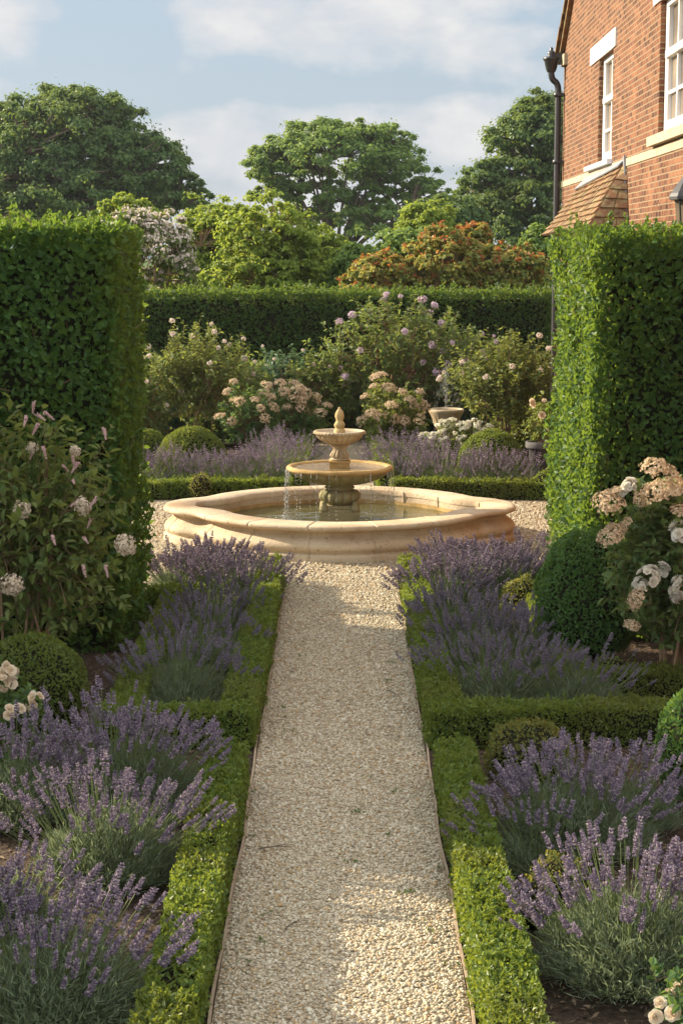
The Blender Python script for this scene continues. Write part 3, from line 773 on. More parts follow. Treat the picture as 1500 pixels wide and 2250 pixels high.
cd = bpy.data.cameras.new('camera'); cam = bpy.data.objects.new('camera', cd); C.objects.link(cam)
cd.sensor_fit = 'HORIZONTAL'; cd.sensor_width = 36.0; cd.lens = 36.0 * FPX / 1500.0; cd.clip_start = .1; cd.clip_end = 2000
cam.location = (0, 0, CAM_H); cam.rotation_euler = (R(90) - PITCH, 0, 0); scene.camera = cam
scene.view_settings.view_transform = 'Standard'; scene.view_settings.look = 'None'; scene.view_settings.gamma = 1
scene.view_settings.exposure = 1.22
scene.cycles.max_bounces = 7; scene.cycles.diffuse_bounces = 4; scene.cycles.glossy_bounces = 3; scene.cycles.transmission_bounces = 5
scene.cycles.use_adaptive_sampling = False
scene.cycles.use_denoising = True; scene.cycles.denoiser = 'OPENIMAGEDENOISE'
scene.cycles.volume_bounces = 0; scene.cycles.caustics_reflective = False; scene.cycles.caustics_refractive = False; scene.cycles.sample_clamp_indirect = 6

# ================================================================== ground, path, court
HALF = .51
g = MB(); g.add([(-400, -50, 0), (400, -50, 0), (400, 31.5, 0), (-400, 31.5, 0)], [[0, 1, 2, 3]]); struct(g.build('ground', M['soil']))
g = MB(); g.add([(-400, 31.5, 0), (400, 31.5, 0), (400, 900, 0), (-400, 900, 0)], [[0, 1, 2, 3]]); struct(g.build('field', M['grass']))
g = MB()
for x0, x1, y0, y1 in ((-HALF, HALF, -4, 16.3), (-4.5, 3.1, 16.3, 22.05), (-.42, .42, 22.05, 30.2)):
    nx, ny = 1, 1
    g.add([(x0, y0, .004), (x1, y0, .004), (x1, y1, .004), (x0, y1, .004)], [[0, 1, 2, 3]])
struct(g.build('gravel_path', M['gravel']))

def ico_template():
    bm = bmesh.new(); bmesh.ops.create_icosphere(bm, subdivisions=1, radius=.5)
    V = np.array([v.co[:] for v in bm.verts]); F = np.array([[v.index for v in f.verts] for f in bm.faces]); bm.free(); return V, F
ICO = ico_template()
mb = MB()
def pebbles(x0, x1, y0, y1, n, s0, s1, seed):
    rg = np.random.default_rng(seed)
    P = np.stack([rg.uniform(x0, x1, n), rg.uniform(y0, y1, n), np.zeros(n)], 1)
    s = rg.uniform(s0, s1, n) * np.where(rg.random(n) < .03, 1.6, 1)
    sc = np.stack([s * rg.uniform(.95, 1.5, n), s * rg.uniform(.75, 1.05, n), s * rg.uniform(.5, .8, n)], 1)
    P[:, 2] = .004 + sc[:, 2] * rg.uniform(-.05, .42, n)
    Z = nrm(np.array([0, 0, 1.]) + rdir(n, rg) * .45); X, Y, Z = frame_from(Z, rg)
    V = ICO[0] * (1 + .22 * wob(ICO[0] * 5, 1.3, seed))[:, None]
    inst(mb, V, ICO[1], P, X, Y, Z, sc, 0, True)
for k in range(3):
    pebbles(-HALF + .01, HALF - .01, 6.2, 10.2, 7600, .009, .019, 20 + k)
    pebbles(-HALF + .01, HALF - .01, 10.2, 16.9, 6500, .012, .022, 30 + k)
pebbles(-2.6, 2.9, 16.6, 21.9, 11000, .018, .032, 41)
tag(mb.build('gravel', M['pebble']), 'loose pale pebbles of the gravel path', 'gravel', kind='stuff')

for sg, lab in ((-1, 'thin timber edging strip on the path side away from the house'), (1, 'thin timber edging strip on the house side of the gravel path')):
    mb = MB(); ys = np.linspace(4, 16.5, 60)
    V = []
    for i, y in enumerate(ys):
        x = sg * (HALF + .004 + .007 * math.sin(y * 1.9) + .005 * math.sin(y * 4.7)); z = .016 + .006 * math.sin(y * 3.1)
        V += [(x - .006, y, 0), (x + .006, y, 0), (x + .006, y, z), (x - .006, y, z)]
    F = [(i * 4 + a, i * 4 + b, i * 4 + 4 + b, i * 4 + 4 + a) for i in range(59) for a, b in ((1, 2), (2, 3), (3, 0))]
    mb.add(V, F); tag(mb.build('path_edging', M['edging']), lab, 'edging', 'timber strips along the path')

# bark mulch on the beds, weeds and twigs on the path
rg = np.random.default_rng(55); mb = MB()
for x0, x1, y0, y1, n in ((-2.4, -.74, 6, 13.4, 9000), (.74, 2.6, 6, 13.8, 11000), (-2.6, -.5, 23, 30, 3000), (.5, 3, 23, 30, 3000)):
    P = np.stack([rg.uniform(x0, x1, n), rg.uniform(y0, y1, n), rg.uniform(.002, .02, n)], 1)
    L = rg.uniform(.015, .05, n)
    leaves(mb, P, nrm(rdir(n, rg) * [1, 1, .25]), nrm(np.array([0, 0, 1.]) + rdir(n, rg) * .5), L, L * rg.uniform(.18, .45, n), kind=4, fold=.05)
tag(mb.build('mulch', M['chip']), 'bark mulch on the planting beds', 'mulch', kind='stuff')
mb = MB()
spots = [at(x, y, 9) for x, y in ((810, 1710), (870, 1745), (830, 1790), (850, 1840), (785, 1790), (930, 1660), (900, 1690), (565, 1745), (555, 1840), (580, 2015), (575, 2075), (545, 2120), (885, 1970), (910, 2030), (950, 2050), (990, 2130), (620, 1560), (665, 1445), (860, 1460), (855, 1500), (640, 1610), (970, 1915), (905, 1965), (770, 1900))]
for s in spots:
    d = s - [0, 0, CAM_H]; p = np.array([0, 0, CAM_H]) + d * (CAM_H / -d[2]); n = int(rg.integers(5, 14))
    P = p + rg.normal(size=(n, 3)) * [.02, .02, 0] + [0, 0, .012]
    leaves(mb, P, nrm(rdir(n, rg) * [1, 1, .4] + [0, 0, .45]), rdir(n, rg) * .5 + [0, 0, 1], rg.uniform(.012, .026, n), .009, kind=6)
tag(mb.build('weeds', M['weed']), 'small weeds sprouting in the gravel', 'weeds', kind='stuff')
for (x, y, a, l, lab) in ((-.42, 8.85, .2, .17, 'thin bent twig lying on the gravel by the path edge'), (-.25, 7.75, 1.0, .1, 'short twig lying on gravel beside a sunny patch'), (.37, 12.1, 2.1, .13, 'slim dark twig on the shaded gravel near the cross hedge')):
    mb = MB(); d = np.array([math.cos(a), math.sin(a), 0]); p = np.array([x, y, .02])
    tube_batch(mb, [p], [p + d * l * .5 + [0, .02, .012]], [p + d * l], .004, .002, 6, 5)
    tube_batch(mb, [p + d * l * .55 + [0, .008, .008]], [p + d * l * .7 + [.01, .02, .012]], [p + d * l * .75 + [.02, .045, 0]], .0025, .0012, 4, 4)
    tag(mb.build('twig', M['bark']), lab, 'twig')

# ================================================================== house
HB = np.array([3.2, 18.0, 0.0])
def HP(u, out, z): return np.array([2.975 + .01225 * u - out, u, z]) - HB
def hbox(mb, u0, u1, o0, o1, z0, z1, mat=0):
    """box on the facade: u along the wall, o outwards"""
    v = [HP(u0, o0, z0), HP(u1, o0, z0), HP(u1, o1, z0), HP(u0, o1, z0), HP(u0, o0, z1), HP(u1, o0, z1), HP(u1, o1, z1), HP(u0, o1, z1)]
    mb.add(v, BOXF[:, ::-1], mat)
house = thing('brick_house', 'red brick house with white sash windows and tiled roof edge', 'house', HB)
U0, U1, EZ, SL = 9.6, 27.8, 5.98, .56
WIN = [(22.3, 23.62, 4.12, 5.42), (15.7, 18.8, 4.18, 5.50)]
us = sorted({U0, U1, *[w[0] for w in WIN], *[w[1] for w in WIN]}); zs = sorted({0.0, EZ, *[w[2] for w in WIN], *[w[3] for w in WIN]})
mb = MB()
for a, b in zip(us[:-1], us[1:]):
    for c, d in zip(zs[:-1], zs[1:]):
        if any(w[0] <= a and b <= w[1] and w[2] <= c and d <= w[3] for w in WIN): continue
        mb.add([HP(a, 0, c), HP(b, 0, c), HP(b, 0, d), HP(a, 0, d)], [[3, 2, 1, 0]])
um = (U0 + U1) / 2; AZ = EZ + (U1 - um) * SL
mb.add([HP(U0, 0, EZ), HP(U1, 0, EZ), HP(um, 0, AZ)], [[2, 1, 0]])
for w in WIN:                                              # brick reveals
    q = -.2
    mb.add([HP(w[1], 0, w[2]), HP(w[1], q, w[2]), HP(w[1], q, w[3]), HP(w[1], 0, w[3])], [[0, 1, 2, 3]])
    mb.add([HP(w[0], 0, w[2]), HP(w[0], q, w[2]), HP(w[0], q, w[3]), HP(w[0], 0, w[3])], [[3, 2, 1, 0]])
    mb.add([HP(w[0], 0, w[2]), HP(w[1], 0, w[2]), HP(w[1], q, w[2]), HP(w[0], q, w[2])], [[0, 1, 2, 3]])
    mb.add([HP(w[0], 0, w[3]), HP(w[1], 0, w[3]), HP(w[1], q, w[3]), HP(w[0], q, w[3])], [[3, 2, 1, 0]])
mb.add([HP(U1, 0, 0), HP(U1, -7, 0), HP(U1, -7, EZ), HP(U1, 0, EZ)], [[3, 2, 1, 0]])
mb.add([HP(U0, 0, 0), HP(U0, -7, 0), HP(U0, -7, EZ), HP(U0, 0, EZ)], [[0, 1, 2, 3]])
mb.add([HP(U0, -7, 0), HP(U1, -7, 0), HP(U1, -7, EZ), HP(U0, -7, EZ)], [[0, 1, 2, 3]])
wall = mb.build('wall', M['brick'], house)
# roof: courses of tiles running back from the gable
mb = MB(); rg = np.random.default_rng(5)
for sgn, ue in ((1, U1 + .22), (-1, U0 - .22)):
    n = 34
    for i in range(n):
        t0, t1 = i / n, (i + 1) / n + .012
        def pt(t, o, dz): 
            u = ue + (um - ue) * t; return HP(u, o, AZ - abs(u - um) * SL + dz)
        j = rg.uniform(-.012, .012); oo = .12 + j
        v = [pt(t0, oo, .03), pt(t1, oo, .03), pt(t1, -7.2, .03), pt(t0, -7.2, .03), pt(t0, oo, .10), pt(t1, oo, .055), pt(t1, -7.2, .055), pt(t0, -7.2, .10)]
        mb.add(v, BOXF)
    v = [pt(0, .07, -.06), pt(1, .07, -.06), pt(1, -7.1, -.06), pt(0, -7.1, -.06), pt(0, .07, .028), pt(1, .07, .028), pt(1, -7.1, .028), pt(0, -7.1, .028)]
    mb.add(v, BOXF)
mb.build('roof', M['tile'], house)
mb = MB(); hbox(mb, 27.35, 27.78, -.02, .05, 5.74, 5.9); mb.build('kneeler_stone', M['cream'], house)
# string course in separate stones, brick arch over the lower window
mb = MB(); u = U0
while u < U1 - .01:
    e = min(u + .46, U1 - .004)
    hbox(mb, u + .001, e - .001, -.02, .008 + .002 * ((round(u / .46)) % 2), 3.975, 4.06)
    u += .46
mb.build('string_course', M['cream'], house)
mb = MB(); u = 17.0
while u < 19.0:
    hbox(mb, u, u + .062, -.02, .006 + rng.uniform(0, .004), 3.24, 3.5); u += .07
mb.build('brick_arch', M['brick'], house)
def window(w, nm, lintel, sill, sill_mat, cols):
    u0, u1, z0, z1 = w
    q0, q1 = -.16, -.055
    fr = MB()
    s = .06
    hbox(fr, u0, u0 + s, q0, q1, z0, z1); hbox(fr, u1 - s, u1, q0, q1, z0, z1)
    hbox(fr, u0 + s, u1 - s, q0, q1, z1 - s, z1); hbox(fr, u0 + s, u1 - s, q0, q1, z0, z0 + s * 1.2)
    f = fr.build('window', M['white'], house)
    zm = z0 + (z1 - z0) * .6
    mr = MB(); hbox(mr, u0 + s, u1 - s, q0 + .01, q1 + .012, zm - .035, zm + .035)
    hbox(mr, u0 + s, u0 + s + .05, q0 + .02, q1 - .012, z0 + s, z1 - s); hbox(mr, u1 - s - .05, u1 - s, q0 + .02, q1 - .012, z0 + s, z1 - s)
    hbox(mr, u0 + s, u1 - s, q0 + .02, q1 - .014, z0 + s * 1.2, z0 + s * 1.2 + .06)
    for k in range(1, cols):
        uu = u0 + (u1 - u0) * k / cols; hbox(mr, uu - .022, uu + .022, q0 + .03, q1 - .02, z0 + s, z1 - s)
    zq = z0 + (zm - z0) * .52; hbox(mr, u0 + s, u1 - s, q0 + .034, q1 - .024, zq - .016, zq + .016)
    mr.build('sash', M['white'], f)
    gl = MB(); hbox(gl, u0 + s, u1 - s, q0 + .04, q0 + .05, z0 + s, z1 - s); gl.build('pane', M['glass'], f)
    lm = MB(); hbox(lm, lintel[0], lintel[1], -.1, .02, lintel[2], lintel[3]); lm.build('lintel', M['white'], house)
    sm = MB(); hbox(sm, sill[0], sill[1], -.15, .07, sill[2], sill[3]); sm.build('sill', sill_mat, house)
window(WIN[0], 'window', (22.05, 24.45, 5.424, 5.64), (22.2, 24.5, 4.064, 4.118), M['white'], 2)
window(WIN[1], 'window', (15.4, 19.2, 5.504, 5.74), (15.3, 19.1, 4.08, 4.176), M['cream'], 5)
# tiled bay roof
def tiles(mb, bl, br, tr, tl, rows, tw, rg):
    bl, br, tr, tl = (np.array(p, float) for p in (bl, br, tr, tl))
    n = nrm(np.cross(br - bl, tl - bl))
    for i in range(rows):
        a0, a1 = i / rows, (i + 1.12) / rows
        L0, R0 = bl + (tl - bl) * a0, br + (tr - br) * a0
        L1, R1 = bl + (tl - bl) * min(1, a1), br + (tr - br) * min(1, a1)
        ln = np.linalg.norm(R0 - L0); k = max(1, int(round(ln / tw))); cuts = np.linspace(0, 1, k + 1)
        if k > 2: cuts[1:-1] += (.5 / k) * (i % 2) + rg.normal(size=k - 1) * .02 / k
        for c, d in zip(cuts[:-1], cuts[1:]):
            d -= .006 / max(ln, .1); j = rg.uniform(0, .01)
            A, B, Cc, Dd = L0 + (R0 - L0) * c, L0 + (R0 - L0) * d, L1 + (R1 - L1) * d, L1 + (R1 - L1) * c
            up0, up1 = n * (.035 + j), n * (.008 + j)
            mb.add([A, B, Cc, Dd, A + up0, B + up0, Cc + up1, Dd + up1], BOXF)
rg = np.random.default_rng(8); mb = MB()
EB = [HP(20.75, .44, 3.28), HP(26.2, .42, 3.24)]; ET = [HP(21.1, .0, 4.03), HP(24.75, .0, 3.97)]
tiles(mb, EB[1], EB[0], ET[0], ET[1], 10, .165, rg)
tiles(mb, EB[0], HP(20.72, 0.0, 3.28), HP(21.0, .0, 4.0), ET[0], 7, .17, rg)
tiles(mb, HP(26.4, 0, 3.24), EB[1], ET[1], HP(24.8, 0, 3.97), 8, .17, rg)
bay = mb.build('bay_roof', M['tile'], house)
mb = MB()
a, b = ET[0] + [0, 0, .03], ET[1] + [0, 0, .03]
c, d = ET[1] + (EB[1] - ET[1]) * .22 + [-.03, 0, .03], ET[0] + (EB[0] - ET[0]) * .12 + [-.03, 0, .03]
mb.add([a, b, c, d, a + [0, 0, .012], b + [0, 0, .012], c + [-.01, 0, .012], d + [-.01, 0, .012]], BOXF)
p = [HP(20.70, .012, 3.26), HP(20.78, .012, 3.26), HP(21.12, .012, 4.07), HP(21.02, .012, 4.1)]
mb.add([*p, *(x + [-.02, 0, 0] for x in p)], BOXF)
mb.build('lead_flashing', M['lead'], bay)
mb = MB(); hbox(mb, 21.0, 24.2, .002, .34, 0, 3.25); mb.build('bay_wall', M['brick'], house)

# rainwater pipe
hop = thing('downpipe', 'black iron downpipe with hopper head on the corner of the brick house', 'downpipe', HP(27.7, .09, 0) + HB)
def L(u, o, z): return HP(u, o, z) - HP(27.7, .09, 0)
mb = MB()
tube_batch(mb, [L(27.7, .09, 0)], [L(27.7, .09, 2.5)], [L(27.7, .09, 5.38)], .047, .047, 8, 12)
tube_batch(mb, [L(27.7, .09, 5.37)], [L(27.7, .09, 5.5)], [L(27.7, .15, 5.53)], .047, .047, 8, 12)
tube_batch(mb, [L(27.7, .148, 5.53)], [L(27.7, .2, 5.56)], [L(27.7, .2, 5.68)], .047, .047, 8, 12)
mb.build('pipe', M['iron'], hop)
mb = MB(); hc = L(27.7, .2, 0)
lathe(mb, [(.06, 5.66), (.075, 5.69), (.085, 5.72), (.105, 5.82), (.125, 5.84), (.125, 5.875), (.06, 5.88), (.05, 5.9), (.062, 5.93), (.045, 5.96), (.02, 5.975), (.028, 6.0), (.001, 6.03)], hc[0], hc[1], 20)
mb.build('hopper_head', M['iron'], hop)
mb = MB()
for a, b in ((.0, .17),):
    box(mb, tuple(L(27.64, .17, 5.80)), tuple(L(27.76, -.02, 5.94)))
mb.build('gutter_outlet', M['iron'], hop)
for z in (4.35, 5.33):
    mb = MB(); lathe(mb, [(.057, z - .03), (.07, z - .025), (.07, z + .025), (.057, z + .03)], 0, 0, 16); box(mb, (-.01, -.09, z - .018), (.1, .09, z + .018)); mb.build('pipe_clamp', M['iron'], hop)

# lantern on the wall
lp = HP(15.6, .235, 0) + HB
lan = thing('wall_lantern', 'black wall lantern with peaked roof fixed to the brick wall', 'lantern', (lp[0], lp[1], 3.0))
mb = MB(); lathe(mb, [(.002, .74), (.018, .72), (.014, .69), (.03, .665), (.045, .65), (.15, .5), (.165, .47), (.165, .445), (.14, .44)], 0, 0, 8, smooth=False); mb.build('roof', M['iron'], lan)
mb = MB()
for k in range(4):
    a = math.pi / 4 + k * math.pi / 2; x, y = math.cos(a), math.sin(a)
    tube_batch(mb, [(x * .13, y * .13, .44)], [(x * .11, y * .11, .28)], [(x * .09, y * .09, .12)], .008, .008, 2, 4)
lathe(mb, [(.1, .1), (.1, .13), (.09, .13)], 0, 0, 8, smooth=False); lathe(mb, [(.001, .06), (.06, .1), (.1, .1)], 0, 0, 8)
tube_batch(mb, [(0, 0, .08)], [(.02, 0, -.02)], [(.235, 0, 0.02)], .012, .012, 8, 6)
mb.build('frame', M['iron'], lan)
mb = MB(); lathe(mb, [(.082, .13), (.118, .44)], 0, 0, 4, smooth=False); mb.build('pane', M['glass'], lan)

# ================================================================== fountain
FC = np.array([-.02, 19.12, 0.0])
WZ = .2
ftn = thing('stone_fountain', 'three-tier carved stone fountain in a wide lobed basin', 'fountain', FC)
q = [(1.86, 0), (1.83, -.24), (1.70, -.46), (1.52, -.60), (1.44, -.69), (1.375, -.82), (1.25, -1.00), (1.03, -1.22), (.74, -1.42), (.38, -1.56), (0, -1.62)]
ring = q + [(-x, y) for x, y in q[-2::-1]]
ring = ring + [(x, -y) for x, y in ring[-2:0:-1]]
ring = np.array(ring)[::-1]
def catmull(P, m):
    n = len(P); out = []
    for i in range(n):
        p0, p1, p2, p3 = P[i - 1], P[i], P[(i + 1) % n], P[(i + 2) % n]
        for t in np.linspace(0, 1, m, endpoint=False):
            out.append(.5 * (2 * p1 + (p2 - p0) * t + (2 * p0 - 5 * p1 + 4 * p2 - p3) * t * t + (3 * p1 - p0 - 3 * p2 + p3) * t ** 3))
    return np.array(out)
ring = catmull(ring, 14)
# even spacing, then the joints between stones as narrow grooves
sl = np.r_[0, np.cumsum(np.linalg.norm(np.diff(np.vstack([ring, ring[:1]]), axis=0), axis=1))]; tot = sl[-1]
rr = np.vstack([ring, ring[:1]])
base_t = np.linspace(0, tot, 420, endpoint=False)
joints = np.linspace(0, tot, 17)[:-1] + tot * .011
ts = [(t, 0.0) for t in base_t if np.min(np.abs(joints - t)) > .012]
for j in joints: ts += [(j - .006, 0), (j - .004, .009), (j + .004, .009), (j + .006, 0)]
ts.sort(); tv = np.array([t for t, _ in ts]) % tot; gv = np.array([g for _, g in ts])
OUT = np.stack([np.interp(tv, sl, rr[:, 0]), np.interp(tv, sl, rr[:, 1])], 1)
e = .05
tan = np.stack([np.interp((tv + e) % tot, sl, rr[:, 0]) - np.interp((tv - e) % tot, sl, rr[:, 0]), np.interp((tv + e) % tot, sl, rr[:, 1]) - np.interp((tv - e) % tot, sl, rr[:, 1])], 1)
tan = nrm(tan); nor = np.stack([tan[:, 1], -tan[:, 0]], 1)
if (nor * OUT).sum() < 0: nor = -nor
def sweep(mb, prof, mat=0):
    n, m = len(OUT), len(prof); V = np.zeros((m, n, 3))
    for i, (o, z, gk) in enumerate(prof):
        off = o - gv * gk
        V[i, :, :2] = OUT + nor * off[:, None]; V[i, :, 2] = z - (gv * gk * .8 if i in flat_top else 0)
    F = [(i * n + j, i * n + (j + 1) % n, (i + 1) * n + (j + 1) % n, (i + 1) * n + j) for i in range(m - 1) for j in range(n)]
    mb.add(V.reshape(-1, 3), F, mat, True)
flat_top = ()
body = [(-.10, .285, 1), (-.105, .265, 1), (-.088, .235, 1), (-.05, .208, 1), (-.018, .18, 1), (-.002, .15, 1), (-.006, .118, 1), (-.03, .094, 1), (-.034, .09, 1), (-.034, .076, 1), (-.004, .07, 1), (.0, .064, 1), (.0, .0, 1)]
mb = MB(); sweep(mb, body)
mb.build('basin_wall', M['limestone'], ftn)
mb = MB(); sweep(mb, [(-.328, .232, 1), (-.33, .3, 1)]); sweep(mb, [(-.33, .0, 0), (-.331, .24, 0)], 1); mb.build('basin_lining', [M['limestone'], M['ochre']], ftn)
flat_top = (0, 1, 2, 3)
cop = [(-.335, .30, 1), (-.335, .352, 1), (-.325, .362, 1), (-.05, .362, 1), (-.018, .358, 1), (-.002, .346, 1), (.002, .328, 1), (-.008, .312, 1), (-.028, .304, 1), (-.06, .30, 1), (-.075, .288, 1), (-.11, .286, 1)]
mb = MB(); sweep(mb, cop); mb.build('coping', M['limestone'], ftn)
# water in the basin
inner = OUT + nor * -.332
n = len(inner); mb = MB()
mb.add([(x, y, WZ) for x, y in inner] + [(0, 0, WZ)], [(i, (i + 1) % n, n) for i in range(n)], 0, True)
struct(mb.build('water', M['pool'], None, FC))
# pedestal
mb = MB(); box(mb, (-.212, -.212, .02), (.212, .212, .30)); box(mb, (-.18, -.18, .30), (.18, .18, .325)); box(mb, (-.15, -.15, .325), (.15, .15, .36))
mb.build('plinth', M['limestonedark'], ftn)
for sx_ in (-1, 1):
    for sy_ in (-1, 1):
        mb = MB()
        lathe(mb, [(.001, .30), (.04, .30), (.05, .325), (.043, .36), (.03, .375), (.034, .395), (.02, .41), (.001, .415)], sx_ * .165, sy_ * .165, 12); mb.build('scroll_foot', M['limestonedark'], ftn)
Fl = lambda a, c: (a, c)
mb = MB()
prof = [(.115, .355), (.12, .365), (.14, .374), (.19, .398), (.22, .432), (.223, .466), (.2, .5), (.155, .518), (.14, .522), (.14, .532), (.158, .536), (.158, .55), (.145, .554), (.145, .566), (.165, .57), (.165, .582)]
lathe(mb, prof, 0, 0, 160, [None, None, Fl(.06, 14), Fl(.09, 14), Fl(.1, 14), Fl(.1, 14), Fl(.09, 14), Fl(.04, 14)] + [None] * 8)
mb.build('fluted_urn', M['limestonedark'], ftn)
mb = MB()
prof = [(.15, .575), (.22, .582), (.33, .604), (.43, .64), (.5, .684), (.53, .722)]
lathe(mb, prof, 0, 0, 240, [None, Fl(.05, 24), Fl(.06, 24), Fl(.06, 24), Fl(.05, 24), Fl(.03, 24)])
lower = mb.build('lower_bowl', M['limestonedark'], ftn)
mb = MB(); lathe(mb, [(.515, .716), (.54, .722), (.56, .735), (.565, .752), (.555, .768), (.53, .775), (.505, .768), (.49, .75), (.48, .72), (.1, .7)], 0, 0, 120)
V = mb.V[0]; V[:, 2] += .003 * wob(V, 9, 2); mb.build('rim', M['ochre'], lower)
mb = MB(); lathe(mb, [(.001, .752), (.49, .752)], 0, 0, 64, smooth=True); struct(mb.build('water', M['bowlwater'], None, FC))
mb = MB(); box(mb, (-.105, -.105, .70), (.105, .105, .81)); box(mb, (-.115, -.115, .81), (.115, .115, .83)); mb.build('upper_plinth', M['ochre'], ftn)
mb = MB()
prof = [(.085, .828), (.102, .838), (.102, .846), (.085, .85), (.1, .866), (.107, .882), (.094, .905), (.074, .93), (.068, .95), (.078, .97), (.092, .982), (.104, .988), (.104, .998), (.085, 1.004)]
lathe(mb, prof, 0, 0, 120, [None] * 4 + [Fl(.12, 12), Fl(.14, 12), Fl(.12, 12), Fl(.1, 12), Fl(.1, 12), Fl(.06, 12)] + [None] * 4)
mb.build('carved_stem', M['urnstone'], ftn)
mb = MB()
prof = [(.08, 1.0), (.125, 1.006), (.19, 1.034), (.235, 1.07), (.248, 1.105)]
lathe(mb, prof, 0, 0, 200, [None, Fl(.09, 22), Fl(.1, 22), Fl(.09, 22), Fl(.05, 22)])
upper = mb.build('upper_bowl', M['urnstone'], ftn)
mb = MB(); lathe(mb, [(.243, 1.1), (.262, 1.106), (.277, 1.118), (.278, 1.132), (.266, 1.142), (.25, 1.142), (.235, 1.132), (.215, 1.11), (.05, 1.09)], 0, 0, 160, [None, Fl(.03, 40), Fl(.04, 40), Fl(.04, 40), Fl(.02, 40), None, None, None, None], twist=30)
mb.build('rim', M['urnstone'], upper)
mb = MB(); lathe(mb, [(.001, 1.122), (.226, 1.122)], 0, 0, 48, smooth=True); struct(mb.build('water', M['bowlwater'], None, FC))
mb = MB()
prof = [(.06, 1.09), (.062, 1.15), (.05, 1.158), (.044, 1.17), (.055, 1.185), (.06, 1.205), (.05, 1.228), (.036, 1.244), (.034, 1.25), (.044, 1.27), (.05, 1.295), (.047, 1.325), (.036, 1.35), (.02, 1.368), (.014, 1.374), (.018, 1.382), (.001, 1.394)]
lathe(mb, prof, 0, 0, 72, [None] * 3 + [Fl(.15, 9)] * 4 + [None, None] + [Fl(.16, 8)] * 5 + [None] * 3, twist=10)
mb.build('finial', M['finial'], ftn)
# falling water
SPH = ICO
def drops(mb, P, s, el=1.6, rg=None):
    n = len(P); I = np.tile(np.eye(3)[None], (n, 1, 1))
    inst(mb, SPH[0], SPH[1], P, I[:, 0], I[:, 1], I[:, 2], np.stack([s, s, s * el], 1), 0, True)
rg = np.random.default_rng(77); mb = MB()
def curtain(R0, z0, z1, angs, out, gap, smin, smax, thread=.12):
    for a in angs:
        h = z0 - z1; z = z0; pts = []
        r_ = R0 + rg.uniform(-.004, .006)
        aa = math.radians(a)
        tl = rg.uniform(.2, 1.2) * thread * .5
        tube_batch(mb, [(r_ * math.cos(aa), r_ * math.sin(aa), z0)], [((r_ + .003) * math.cos(aa), (r_ + .003) * math.sin(aa), z0 - tl / 2)], [((r_ + .006) * math.cos(aa), (r_ + .006) * math.sin(aa), z0 - tl)], .0035, .002, 4, 4)
        while z > z1:
            z -= rg.uniform(.35, 1.6) * gap; f = (z0 - z) / h
            if z > z1: pts.append((r_ + out * f ** .5 + rg.normal() * .006 * f, aa + rg.normal() * .006 * f, z))
        if pts:
            p = np.array(pts); drops(mb, np.stack([p[:, 0] * np.cos(p[:, 1]), p[:, 0] * np.sin(p[:, 1]), p[:, 2]], 1), rg.uniform(smin, smax, len(p)), 1.7)
curtain(.562, .735, WZ, np.r_[rg.uniform(172, 208, 13), rg.uniform(-32, 4, 12), rg.uniform(216, 326, 12), rg.uniform(20, 160, 7)], .02, .036, .0055, .012)
curtain(.276, 1.115, .76, np.r_[rg.uniform(170, 196, 2), rg.uniform(-14, 8, 2)], .012, .045, .005, .009, .02)
for c, n in ((195, 90), (170, 30), (-10, 45), (270, 25)):
    a = np.radians(c + rg.normal(size=n) * 9); r = .585 + rg.normal(size=n) * .06
    drops(mb, np.stack([r * np.cos(a), r * np.sin(a), WZ + np.abs(rg.normal(size=n)) * .035], 1), rg.uniform(.005, .012, n), 1.1)
tag(mb.build('falling_water', M['drop'], None, FC), 'strings of water drops falling from the fountain bowls', 'water', kind='stuff')

# second fountain: urn with a jet
UC = at(980, 905, 27.4); UC[2] = 0
urn = thing('urn_fountain', 'small pale stone urn with a jet of water among shrubs', 'urn fountain', UC)
mb = MB(); lathe(mb, [(.09, .3), (.12, .34), (.17, .4), (.2, .46), (.205, .5), (.225, .56), (.262, .62), (.268, .64), (.268, .665), (.25, .67), (.235, .655), (.2, .6), (.02, .55)], 0, 0, 96, [None, None, Fl(.05, 16), Fl(.06, 16), Fl(.05, 16)] + [None] * 8); mb.build('bowl', M['urnstone'], urn)
mb = MB(); box(mb, (-.2, -.2, 0), (.2, .2, .06)); lathe(mb, [(.16, .06), (.15, .08), (.09, .12), (.075, .2), (.09, .3)], 0, 0, 32); mb.build('pedestal', M['urnstone'], urn)
mb = MB(); lathe(mb, [(.001, .645), (.24, .645)], 0, 0, 32); struct(mb.build('water', M['bowlwater'], None, UC))
mb = MB(); n = 260; t = rg.random(n)
P = np.stack([rg.normal(size=n) * (.012 + .02 * t), rg.normal(size=n) * (.012 + .02 * t), .66 + t * .62], 1); drops(mb, P, rg.uniform(.005, .010, n), 1.8)
n = 460; a = rg.uniform(0, 2 * math.pi, n); t = rg.random(n); Rr = rg.uniform(.12, .27, n)
P = np.stack([np.cos(a) * Rr * t, np.sin(a) * Rr * t, .66 + (.42 + .2 * rg.random(n)) * (1 - t ** 1.8) * np.where(t < .15, 1.05, 1)], 1)
drops(mb, P, rg.uniform(.004, .009, n), 1.5)
tag(mb.build('water_jet', M['drop'], None, UC), 'spray of water drops rising from the urn', 'water', kind='stuff')

# pot with a standard rose
PC = np.array([2.56, 23.2, 0])
pot = thing('plant_pot', 'tall dark grey tapered plant pot beside the far lavender', 'pot', PC)
mb = MB(); lathe(mb, [(.001, 0), (.125, 0), (.13, .02), (.165, .52), (.2, .525), (.205, .54), (.205, .6), (.195, .61), (.175, .605), (.165, .56)], 0, 0, 48); mb.build('body', M['concrete'], pot)
mb = MB(); lathe(mb, [(.001, .575), (.172, .56)], 0, 0, 32); mb.build('soil', M['soil'], pot)

